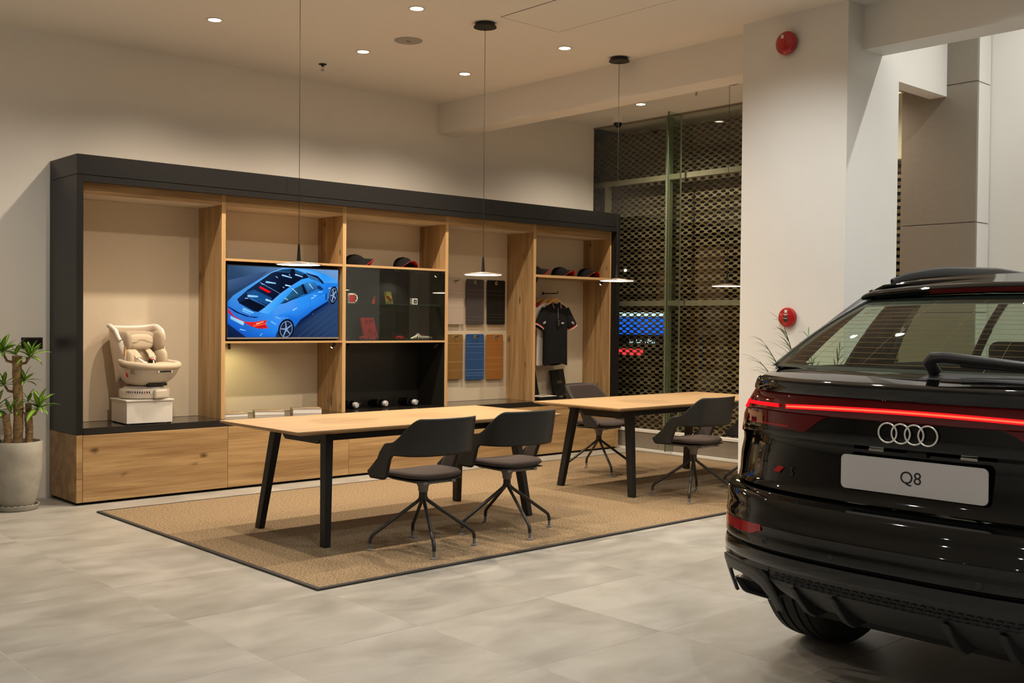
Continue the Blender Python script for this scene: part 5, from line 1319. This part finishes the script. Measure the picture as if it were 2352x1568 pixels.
# bumper
bmp = rear_band([(0.527, 0.040), (0.530, 0.028), (0.545, 0.016), (0.565, 0.010), (0.582, 0.008), (0.586, 0.016), (0.590, 0.024), (0.594, 0.012), (0.600, 0.003), (0.612, 0.0), (0.64, 0.004), (0.668, 0.006), (0.678, 0.002), (0.686, 0.004), (0.70, 0.014), (0.735, 0.028), (0.762, 0.036), (0.778, 0.05), (0.786, 0.075), (0.789, 0.12), (0.790, 0.18)], 'rear_bumper', 'car_paint', n=72)
rear_band([(0.5855, 0.0205), (0.5925, 0.0205)], 'bumper_groove', 'black_gap', parent=bmp)
for l, z in ((0.218, 0.617), (-0.30, 0.618), (0.52, 0.625), (-0.52, 0.625)):
    MB().lathe([(0.0001, 0.0), (0.011, 0.0), (0.012, -0.002)], 16, M=Matrix.Translation(rear_lat(0.001, 0.955, l, z, 0.0022)) @ Matrix.Rotation(-PI/2, 4, 'Y')).build('parking_sensor', 'car_trim', bmp)
for s in (-1, 1):
    def refl(u, v, s=s):
        l = lerp(0.545, 0.90, u); z0 = lerp(0.640, 0.632, u)+0.018*(1-sm(0, 0.18, u)); z1 = lerp(0.682, 0.668, u)
        z = lerp(z0, z1, v); return rear_lat(0.004, 0.955, l*s, z, 0.003)
    MB().grid(refl, 24, 3).build('reflector', 'red_lens', bmp, smooth=True)
# tailgate and quarters
gate_lv = [(0.792, 0.165), (0.800, 0.140), (0.815, 0.150), (0.83, 0.158), (0.90, 0.170), (0.96, 0.176), (0.990, 0.172), (1.000, 0.150), (1.008, 0.130)]
gate = rear_band(gate_lv, 'tailgate', 'car_paint', -TQ, TQ)
pan_lv = [(1.008, 0.130), (1.018, 0.126), (1.06, 0.129), (1.098, 0.130)]
rear_band(pan_lv, 'gloss_panel', 'car_gloss_black', -TQ, TQ, parent=gate)
rear_band([(1.0985, 0.132), (1.104, 0.129), (1.135, 0.127), (1.165, 0.130), (1.170, 0.134)], 'light_panel', 'red_lens_dark', -TQ, TQ, parent=gate)
deck_lv = [(1.1705, 0.140), (1.174, 0.116), (1.190, 0.104), (1.212, 0.096), (1.220, 0.098), (1.226, 0.108), (1.231, 0.130), (1.240, 0.175), (1.250, 0.225), (1.258, 0.275), (1.264, 0.330)]
def deck_w(z): return Wd(min(z, 1.222))
rear_band(deck_lv, 'deck', 'car_paint', -PI/2*0.995, PI/2*0.995, parent=gate)
for s in (-1, 1):
    q = rear_band([(0.790, 0.155), (0.80, 0.140), (0.83, 0.150), (0.90, 0.158), (0.96, 0.160), (0.988, 0.150)], 'rear_quarter_corner', 'car_paint', s*(TQ+0.012), s*PI/2, n=20)
    rear_band([(0.989, 0.146), (0.995, 0.136), (1.06, 0.129), (1.13, 0.126), (1.166, 0.128), (1.1705, 0.136)], 'corner_lamp', 'red_lens', s*(TQ+0.012), s*PI/2*0.93, n=20, parent=q)
    # tail lamp on the gate: wedge under the bar
    def wedge(u, v, s=s):
        l = lerp(0.30, 0.785, u); zlow = 1.098-0.083*sm(0.0, 0.36, u)
        return rear_lat(0.128, 0.965, l*s, lerp(zlow, 1.0975, v), 0.0015)
    MB().grid(wedge, 26, 6).build('tail_lamp', 'red_lens_dark', gate, smooth=True)
    def wedge2(u, v, s=s):
        l = lerp(0.50, 0.775, u); return rear_lat(0.128, 0.965, l*s, lerp(1.045, 1.052, v), 0.0026)
    MB().grid(wedge2, 14, 1).build('lamp_line', 'red_lens', gate, smooth=True)
    # light bar pieces at the corner
    def tipbar(u, v, s=s):
        th = lerp(TQ+0.02, PI/2*0.90, u)*s; z = lerp(1.098-0.03*u, 1.128-0.012*u, v)
        p = rear_theta(0.125, Wd(z)+0.002, th, z); return p
    MB().grid(tipbar, 14, 2).build('corner_light', 'light_bar', q, smooth=True)
    def tipbar2(u, v, s=s):
        th = lerp(PI/2*0.84, PI/2*0.91, u)*s; z = lerp(1.045, 1.10, v)
        return rear_theta(0.125, Wd(z)+0.002, th, z)
    MB().grid(tipbar2, 6, 4).build('corner_light', 'light_bar', q, smooth=True)
    def bar_in(u, v, s=s):
        l = lerp(0.555, 0.78, u); return rear_lat(0.127, 0.965, l*s, lerp(1.116, 1.130, v), 0.002)
    MB().grid(bar_in, 12, 1).build('light_segment', 'light_bar', gate, smooth=True)
def bar(u, v): l = lerp(-0.52, 0.52, u); return rear_lat(0.1275, 0.95, l, lerp(1.126, 1.143, v)-0.012*(l/0.52)**2, 0.002)
lb = MB().grid(bar, 48, 1).build('light_bar', 'light_bar', gate, smooth=True)
def bar2(u, v): l = lerp(-0.515, 0.515, u); return rear_lat(0.1275, 0.95, l, lerp(1.1315, 1.1375, v)-0.012*(l/0.52)**2, 0.0035)
MB().grid(bar2, 48, 1).build('bar_core', 'light_bar_core', lb, smooth=True)
# emblem, plate, camera
Mem = Matrix.Translation((0.121, 0.0, 1.062)) @ Matrix.Rotation(-PI/2, 4, 'Z')
rings(gate, 'emblem_ring', 'ring_silver', Mem, 0.0335, 0.0032, 4, 1.44)
pl = MB().prism(rrect(-0.265, 0.265, 0.848, 0.970, 0.018), 0.148, 0.153, 'yz').build('number_plate', 'plate_white', gate, bevel=0.001, seg=1)
text_mesh('Q8', 0.060, 'plate_text', 'black_matte', pl, (0.1473, 0.0, 0.908), (PI/2, 0, -PI/2), 0.0004)
MB().box(0.158, 0.175, -0.05, 0.02, 0.982, 1.004).build('handle_switch', 'black_matte', gate)
MB().lathe([(0.0001, 0.0), (0.009, 0.0), (0.012, -0.006), (0.013, -0.02)], 16, M=Matrix.Translation((0.160, -0.035, 0.993)) @ Matrix.Rotation(-PI/2-0.3, 4, 'Y')).build('rear_camera', 'car_trim', gate, smooth=True)
for l in (0.13, -0.20): MB().box(0.150, 0.166, l-0.028, l+0.028, 0.990, 0.999).build('plate_lamp', 'chrome', gate)
MB().prism([(0.573, 0.888), (0.598, 0.868), (0.572, 0.862), (0.548, 0.884)], 0.2175, 0.2215, 'yz').build('badge_red', 'red_plastic', gate)
text_mesh('S', 0.045, 'badge_letter', 'car_trim', gate, (rear_lat(0.165, 1.0, 0.505, 0.872, 0.004)[0], 0.505, 0.872), (PI/2, 0, -PI/2-0.35), 0.001)
# diffuser
dif = rear_band([(0.5265, 0.045), (0.512, 0.052), (0.508, 0.062), (0.478, 0.074), (0.472, 0.070), (0.465, 0.076), (0.42, 0.13), (0.375, 0.205), (0.345, 0.27), (0.335, 0.31), (0.335, 0.45)], 'diffuser', 'car_matte', -th_of(0.530, 0.97), th_of(0.530, 0.97), n=48)
for l in (0.425, 0.250, -0.165, -0.345):
    MB().prism([(0.070, 0.462), (0.112, 0.412), (0.178, 0.352), (0.225, 0.330), (0.31, 0.333), (0.26, 0.36), (0.12, 0.45)], l-0.013, l+0.013, M=Matrix.Translation((wrap(l, 0.97)-0.012, 0, 0))).build('fin', 'car_matte', dif, bevel=0.005)
hc = None
for r_ in range(2):
    for k in range(-17, 18):
        l = k*0.031+(0.0155 if r_ else 0)
        if abs(l) > 0.52: continue
        pos = rear_lat(0.064+0.005*r_, 0.97, l, 0.4985-0.0145*r_, 0.0015)
        if hc is None:
            hc = MB().lathe([(0.0135, 0.0), (0.0105, 0.0035), (0.0065, 0.001), (0.0001, -0.0005)], 6, M=Matrix.Rotation(-PI/2, 4, 'Y') @ Matrix.Scale(0.62, 4, (1, 0, 0))).build('honeycomb_cell', 'car_matte', dif)
            hc.location = pos
        else: inst(hc, 'honeycomb_cell', dif, pos, (0, 0, 0))
# exhaust housings and tips
for s in (-1, 1):
    def hous(u, v, s=s):
        # rounded arch frame around the exhaust, from outer bottom over the top to inner bottom
        pth = [(0.838, 0.345), (0.862, 0.42), (0.862, 0.480), (0.838, 0.506), (0.73, 0.512), (0.60, 0.505), (0.552, 0.470), (0.525, 0.405), (0.502, 0.345)]
        pin = [(0.816, 0.345), (0.832, 0.405), (0.830, 0.436), (0.810, 0.450), (0.73, 0.454), (0.66, 0.448), (0.605, 0.427), (0.567, 0.385), (0.545, 0.338)]
        k = u*8; i = min(int(k), 7); f = k-i
        a = [lerp(pth[i][j], pth[i+1][j], f) for j in (0, 1)]; b = [lerp(pin[i][j], pin[i+1][j], f) for j in (0, 1)]
        l = lerp(a[0], b[0], v); z = lerp(a[1], b[1], v)
        return (0.036+wrap(min(l, 0.87), 0.99)*0.88+(0.53-z)*0.48, l*s, z)
    h = MB().grid(hous, 32, 3).build('exhaust_housing', 'car_matte', car, smooth=True, solid=0.012, offset=-1 if s > 0 else 1)
    def gl_(u, v, s=s):
        l = lerp(0.528, 0.955, u); z = lerp(0.506, 0.5265, v)
        return rear_lat(0.040, 0.99, l*s, z, 0)
    MB().grid(gl_, 16, 2).build('housing_lip', 'car_paint', h, smooth=True)
    ring_o = [(0.822, 0.402), (0.810, 0.410), (0.700, 0.404), (0.683, 0.394), (0.652, 0.346), (0.656, 0.336), (0.776, 0.343), (0.792, 0.351)]
    xs = lambda l, z: 0.285+(0.40-z)*0.3
    vs = []
    for sc_, dx in ((1.0, 0.0), (0.92, -0.004), (0.90, 0.0), (0.80, 0.12)):
        cl_, cz_ = 0.748, 0.373
        for l, z in ring_o: vs.append((xs(l, z)+dx, (cl_+(l-cl_)*sc_)*s, cz_+(z-cz_)*sc_))
    vs += [(xs(l, z)+0.12, l*s, z) for l, z in ring_o]
    fs = []
    for a, b in ((0, 1), (1, 2), (2, 3), (0, 4)):
        for j in range(8): fs.append((a*8+j, a*8+(j+1) % 8, b*8+(j+1) % 8, b*8+j))
    fs.append([3*8+j for j in range(8)])
    MB().add(vs, fs).build('exhaust_tip', 'steel_dull', h, smooth=True, bevel=0.002)
    vs2 = [(xs(l, z)+0.03, (0.748+(l-0.748)*0.885)*s, 0.373+(z-0.373)*0.885) for l, z in ring_o]
    MB().add(vs2, [list(range(8))]).build('exhaust_inside', 'black_gap', h)
    MB().box(0.44, 0.56, 0.61 if s > 0 else -0.88, 0.88 if s > 0 else -0.61, 0.33, 0.50).build('housing_back', 'black_gap', h)
# rear window and pillars
def glass_pt(u, v):
    l0 = lerp(-0.80, 0.80, u); l1 = lerp(-0.615, 0.615, u)
    b = Vector((0.325+wrap(l0, 0.99)*0.96, l0, 1.263)); t_ = Vector((0.90+0.075*(l1/0.615)**2, l1, 1.562-0.012*(l1/0.615)**2))
    p = b.lerp(t_, v); p.z += 0.018*math.sin(PI*v); p.x -= 0.010*math.sin(PI*v)
    return p
rw = MB().grid(lambda u, v: tuple(glass_pt(u, v)), 40, 10).build('rear_window', 'car_glass', car, smooth=True)
for k in range(15):
    v = 0.07+0.058*k
    MB().tube([glass_pt(lerp(0.07, 0.93, i/24), v)+Vector((0.002, 0, -0.001)) for i in range(25)], 0.0007, 4).build('heating_wire', 'hanger_wood', rw)
for u in (0.22, 0.38, 0.54, 0.70, 0.86):
    MB().tube([glass_pt(u+0.0*v, v)+Vector((0.002, 0, -0.001)) for v in (0.07, 0.3, 0.6, 0.9)], 0.0007, 4).build('heating_wire', 'hanger_wood', rw)
for u0, u1, v0, v1 in ((0.0, 1.0, 0.83, 1.0), (0.0, 1.0, 0.0, 0.035), (0.0, 0.045, 0.035, 0.83), (0.955, 1.0, 0.035, 0.83)):
    MB().grid(lambda u, v: tuple(glass_pt(lerp(u0, u1, u), lerp(v0, v1, v))+Vector((0.003, 0, -0.002))), 30, 6).build('window_frit', 'black_matte', rw, smooth=True)
for s in (-1, 1):
    def dp(u, v, s=s):
        g = glass_pt((1.0 if s > 0 else 0.0)+(-0.035 if s > 0 else 0.035)*0.6, u) 
        ob = Vector((0.62, 0.845*s, 1.252)).lerp(Vector((1.02, 0.655*s, 1.572)), u); ob.z += 0.014*math.sin(PI*u)
        return tuple(g.lerp(ob, v)+Vector((-0.006*math.sin(PI*v), 0.004*s, 0.003)))
    MB().grid(dp, 16, 4).build('pillar_trim', 'car_trim', car, smooth=True, solid=0.012)
# roof, spoiler
def roof_z(x): return interp([0.90, 1.2, 1.6, 2.2, 2.8, 3.05], [1.592, 1.628, 1.655, 1.672, 1.655, 1.630], x)
def roof_w(x): return interp([0.90, 1.6, 2.4, 3.05], [0.655, 0.675, 0.665, 0.64], x)
def roof(u, v):
    x = lerp(1.02, 3.05, v); w = roof_w(x); l = w*(2*u-1); e = abs(2*u-1)
    return (x, l, roof_z(x)+0.022*(1-e**2)-0.045*max(0, (e-0.86)/0.14)**2)
MB().grid(roof, 36, 20).build('roof', 'car_paint', car, smooth=True, solid=0.02)
def spo(u, v):
    l = lerp(-0.655, 0.655, u); e = abs(l)/0.655
    prof = [(1.10, 1.555), (0.94, 1.552), (0.885, 1.556), (0.872, 1.572), (0.872, 1.580), (0.890, 1.592), (0.96, 1.606), (1.12, 1.640)]
    k = v*7; i = min(int(k), 6); f = k-i
    x = lerp(prof[i][0], prof[i+1][0], f); z = lerp(prof[i][1], prof[i+1][1], f)
    zz_ = z-0.016*e**2-0.010*max(0, (e-0.9)/0.1)**2*(1 if i > 2 else 0)+0.010*(1-e*e)
    return (x+0.085*e**2.2, l, zz_)
sp = MB().grid(spo, 48, 14).build('spoiler', 'car_gloss_black', car, smooth=True, angle=50)
def brk(u, v):
    l = lerp(-0.31, 0.31, u); e = abs(l)/0.655; zz_ = lerp(1.560, 1.578, v)
    return (0.8705+0.085*e**2.2+0.006*(1-v), l, zz_-0.016*e**2+0.008*(1-e*e))
MB().grid(brk, 24, 1).build('high_brake_light', 'brake_off', sp, smooth=True)
for s in (-1, 1):
    pts = []; rs = []
    for i in range(25):
        f = i/24; x = lerp(1.12, 3.1, f); lift = 0.026*(1-(2*f-1)**4)
        pts.append((x, 0.60*s, roof_z(x)+0.008+lift)); rs.append(0.008+0.008*(1-(2*f-1)**4))
    MB().tube(pts, rs, 8, sq=(1.6, 0.9)).build('roof_rail', 'car_trim', car, smooth=True)
# sides
def belt(x): return interp([0.5, 3.6, 4.2, 4.6, 4.8], [1.222, 1.20, 1.12, 1.02, 0.95], x)
def zlow(x):
    z = 0.30
    for xw in (1.06, 4.055):
        d = abs(x-xw)
        if d < 0.44: z = max(z, 0.36+math.sqrt(0.44**2-d*d))
    return z
def side(x0, x1, name, s, mat='car_paint'):
    def fn(u, v):
        x = lerp(x0, x1, u); z = lerp(zlow(x), belt(x), v)
        zr = lerp(0.30, 1.222, (z-0.30)/(belt(x)-0.30))
        w = Wd(max(zr, 0.70))*(0.992+0.010*math.sin(PI*(x-0.5)/4.0))
        taper = 1-0.05*sm(3.9, 4.8, x)
        return (x, w*s*taper, z)
    return MB().grid(fn, 24, 14).build(name, mat, car, smooth=True)
for s in (-1, 1):
    side(0.60, 1.75, 'quarter_panel', s); rd_ = side(1.757, 2.70, 'rear_door', s); fd = side(2.707, 3.72, 'front_door', s); side(3.727, 4.52, 'front_fender', s)
    for d, x in ((rd_, 1.86), (fd, 2.82)): MB().box(x, x+0.2, 0.958*s-0.012, 0.958*s+0.012, 1.0, 1.025).build('door_handle', 'car_paint', d, bevel=0.008)
    # side glass
    def sg(x0, x1, z0=1.250):
        def fn(u, v):
            x = lerp(x0, x1, u); xt = lerp(max(x0, interp([0.64, 0.78, 1.5], [1.03, 1.12, 1.5], x0)), min(max(x1, interp([0.64, 0.775, 1.5], [1.03, 1.117, 1.5], x1)), 3.08), u)
            zb = z0; zt = roof_z(min(max(xt, 1.0), 3.0))-0.035
            lb_ = 0.868; lt = roof_w(xt)+0.005
            x_ = lerp(x, xt, v); l = lerp(lb_, lt, v)+0.018*math.sin(PI*v)
            return (x_, l*s, lerp(zb, zt, v))
        return fn
    for x0, x1 in ((0.80, 1.18), (1.62, 2.48), (2.56, 3.60)): MB().grid(sg(x0, x1), 10, 6).build('side_window', 'car_glass', car, smooth=True)
    for x0, x1 in ((0.66, 0.795), (1.185, 1.615), (2.485, 2.555), (3.605, 3.78)): MB().grid(sg(x0, x1), 4, 6).build('window_pillar', 'car_gloss_black', car, smooth=True, solid=0.02)
    MB().grid(lambda u, v: (lerp(0.62, 3.75, u), lerp(0.868, 0.862, v)*s, lerp(1.19, 1.2505, v)), 30, 2).build('belt_trim', 'car_trim', car, smooth=True, solid=0.012)
    MB().tube([(2.0, (roof_w(2.0)+0.0)*s, roof_z(2.0)-0.03), (1.05, 0.66*s, 1.578)], 0.012, 6).build('roof_seam', 'car_trim', car)
    mr = MB().ell((3.42, 1.02*s, 1.24), (0.09, 0.11, 0.075), 16, 10, e=0.8).build('door_mirror', 'car_paint', car, smooth=True)
    MB().tube([(3.44, 0.86*s, 1.20), (3.43, 0.96*s, 1.20)], 0.02, 6).build('mirror_arm', 'car_trim', mr)
# shoulder, hood, windscreen, front
MB().grid(lambda u, v: (lerp(3.62, 4.85, v), (2*u-1)*0.87*(1-0.10*v), lerp(1.205, 0.965, v**1.3)+0.05*(1-(2*u-1)**2)), 20, 12).build('bonnet', 'car_paint', car, smooth=True, solid=0.015)
MB().grid(lambda u, v: (lerp(3.86, 3.06, v)-0.10*(2*u-1)**2*1.5, (2*u-1)*lerp(0.78, 0.62, v), lerp(1.20, 1.632, v)+0.012*(1-(2*u-1)**2)), 20, 10).build('windscreen', 'car_glass', car, smooth=True)
def front(u, v):
    th = lerp(-PI/2, PI/2, u); z = lerp(0.25, 0.97, v); xf = 4.98-0.06*abs(2*v-0.9)**2
    s_ = math.copysign(abs(math.sin(th))**(2/NE), th)
    return (xf-0.48*(1-abs(math.cos(th))**(2/ME)), 0.95*s_, z)
fb = MB().grid(front, 40, 10).build('front_bumper', 'car_paint', car, smooth=True)
MB().box(4.93, 4.995, -0.45, 0.45, 0.45, 0.85).build('grille', 'car_trim', fb)
for s in (-1, 1): MB().ell((4.70, 0.72*s, 0.82), (0.16, 0.14, 0.045), 16, 8).build('headlamp', 'chrome', fb, smooth=True)
MB().box(0.48, 4.6, -0.60, 0.60, 0.26, 0.50).build('underbody', 'car_inside', car)
MB().box(1.55, 3.55, -0.88, 0.88, 0.30, 0.46).build('sill_floor', 'car_inside', car)
MB().box(0.40, 3.7, -0.80, 0.80, 0.80, 0.82).build('cargo_floor', 'car_inside', car)
MB().box(1.9, 2.05, -0.66, 0.66, 0.83, 1.16).build('rear_seatback', 'car_inside', car, bevel=0.05, seg=3)
for l in (-0.38, 0.38): MB().box(1.87, 1.97, l-0.13, l+0.13, 1.17, 1.36).build('rear_headrest', 'car_inside', car, bevel=0.04, seg=3)
for l in (-0.38, 0.38):
    MB().box(2.85, 3.0, l-0.24, l+0.24, 0.83, 1.24).build('front_seatback', 'car_inside', car, bevel=0.06, seg=3)
    MB().box(2.84, 2.93, l-0.13, l+0.13, 1.26, 1.45).build('front_headrest', 'car_inside', car, bevel=0.04, seg=3)
MB().box(3.5, 3.75, -0.75, 0.75, 0.9, 1.15).build('dashboard', 'car_inside', car, bevel=0.05, seg=3)
# wiper
wp = MB().tube([(0.30, -0.005, 1.272), (0.262, -0.004, 1.305), (0.258, -0.02, 1.322), (0.262, -0.06, 1.323), (0.275, -0.30, 1.303), (0.300, -0.46, 1.290)], [0.024, 0.023, 0.022, 0.021, 0.018, 0.011], 12, sq=(0.75, 1.0)).build('rear_wiper', 'wiper_plastic', car, smooth=True)
MB().tube([(0.295, -0.10, 1.296), (0.312, -0.30, 1.288), (0.350, -0.50, 1.280)], [0.006, 0.008, 0.004], 6).build('wiper_blade', 'black_matte', wp)
MB().grid(lambda u, v: (lerp(0.215, 0.315, v)+wrap(lerp(0.01, -0.46, u), 0.95), lerp(0.012, -0.46, u), 1.2495+0.0145*v-0.004*(1-v)+0.003), 20, 3).build('wiper_base', 'car_trim', wp, smooth=True, solid=0.004)
# wheels
def wheel(x, s, name='wheel'):
    M = Matrix.Translation((x, 0.84*s, 0.392)) @ Matrix.Rotation(PI/2, 4, 'X')
    g = []
    hw = 0.1425; Rr = 0.390
    prof = [(0.285, -hw+0.01), (0.33, -hw), (0.365, -hw+0.008), (0.383, -hw+0.028)]
    for c in (-0.075, -0.028, 0.028, 0.075):
        prof += [(Rr-0.001*abs(c)/0.075, c-0.0065), (Rr-0.009, c-0.0055), (Rr-0.009, c+0.0055), (Rr-0.001*abs(c)/0.075, c+0.0065)]
    prof += [(0.383, hw-0.028), (0.365, hw-0.008), (0.33, hw), (0.285, hw-0.01)]
    w = MB().lathe(prof, 72, M=M).build(name, 'tyre', car, smooth=True, angle=35)
    # tread sipes, shoulder cuts joined as one part of many
    sp_ = MB()
    for k in range(72):
        a = 2*PI*k/72
        for z0, z1 in ((-0.1145, -0.0825), (-0.066, -0.037), (0.037, 0.066), (0.0825, 0.1145)):
            vs = []
            for r_ in (0.0006, -0.006):
                for da in (-0.0035, 0.0035):
                    for zz_ in (z0, z1): rr_ = lerp(Rr, 0.383, max(0, (abs(zz_)-0.0815)/0.033))+r_; vs.append(M @ Vector((rr_*math.cos(a+da+zz_*0.2), rr_*math.sin(a+da+zz_*0.2), zz_)))
            sp_.add(vs, [(0, 1, 3, 2)])
    o_ = sp_.build('tread_sipes', 'black_gap', w); o_['kind'] = 'stuff'
    MB().lathe([(0.0001, 0.06*s*-1), (0.10, -0.07*s), (0.27, -0.11*s), (0.288, -0.128*s), (0.288, 0.12*s)], 48, M=M).build('rim', 'car_trim', w, smooth=True)
    for k in range(5):
        a = 2*PI*k/5
        Mk = M @ Matrix.Rotation(a, 4, 'Z')
        MB().box(0.05, 0.28, -0.028, 0.028, -0.125*s-0.008, -0.125*s+0.012, M=Mk).build('spoke', 'steel_dull', w, bevel=0.004)
for x in (1.06, 4.055):
    for s in (-1, 1): wheel(x, s)
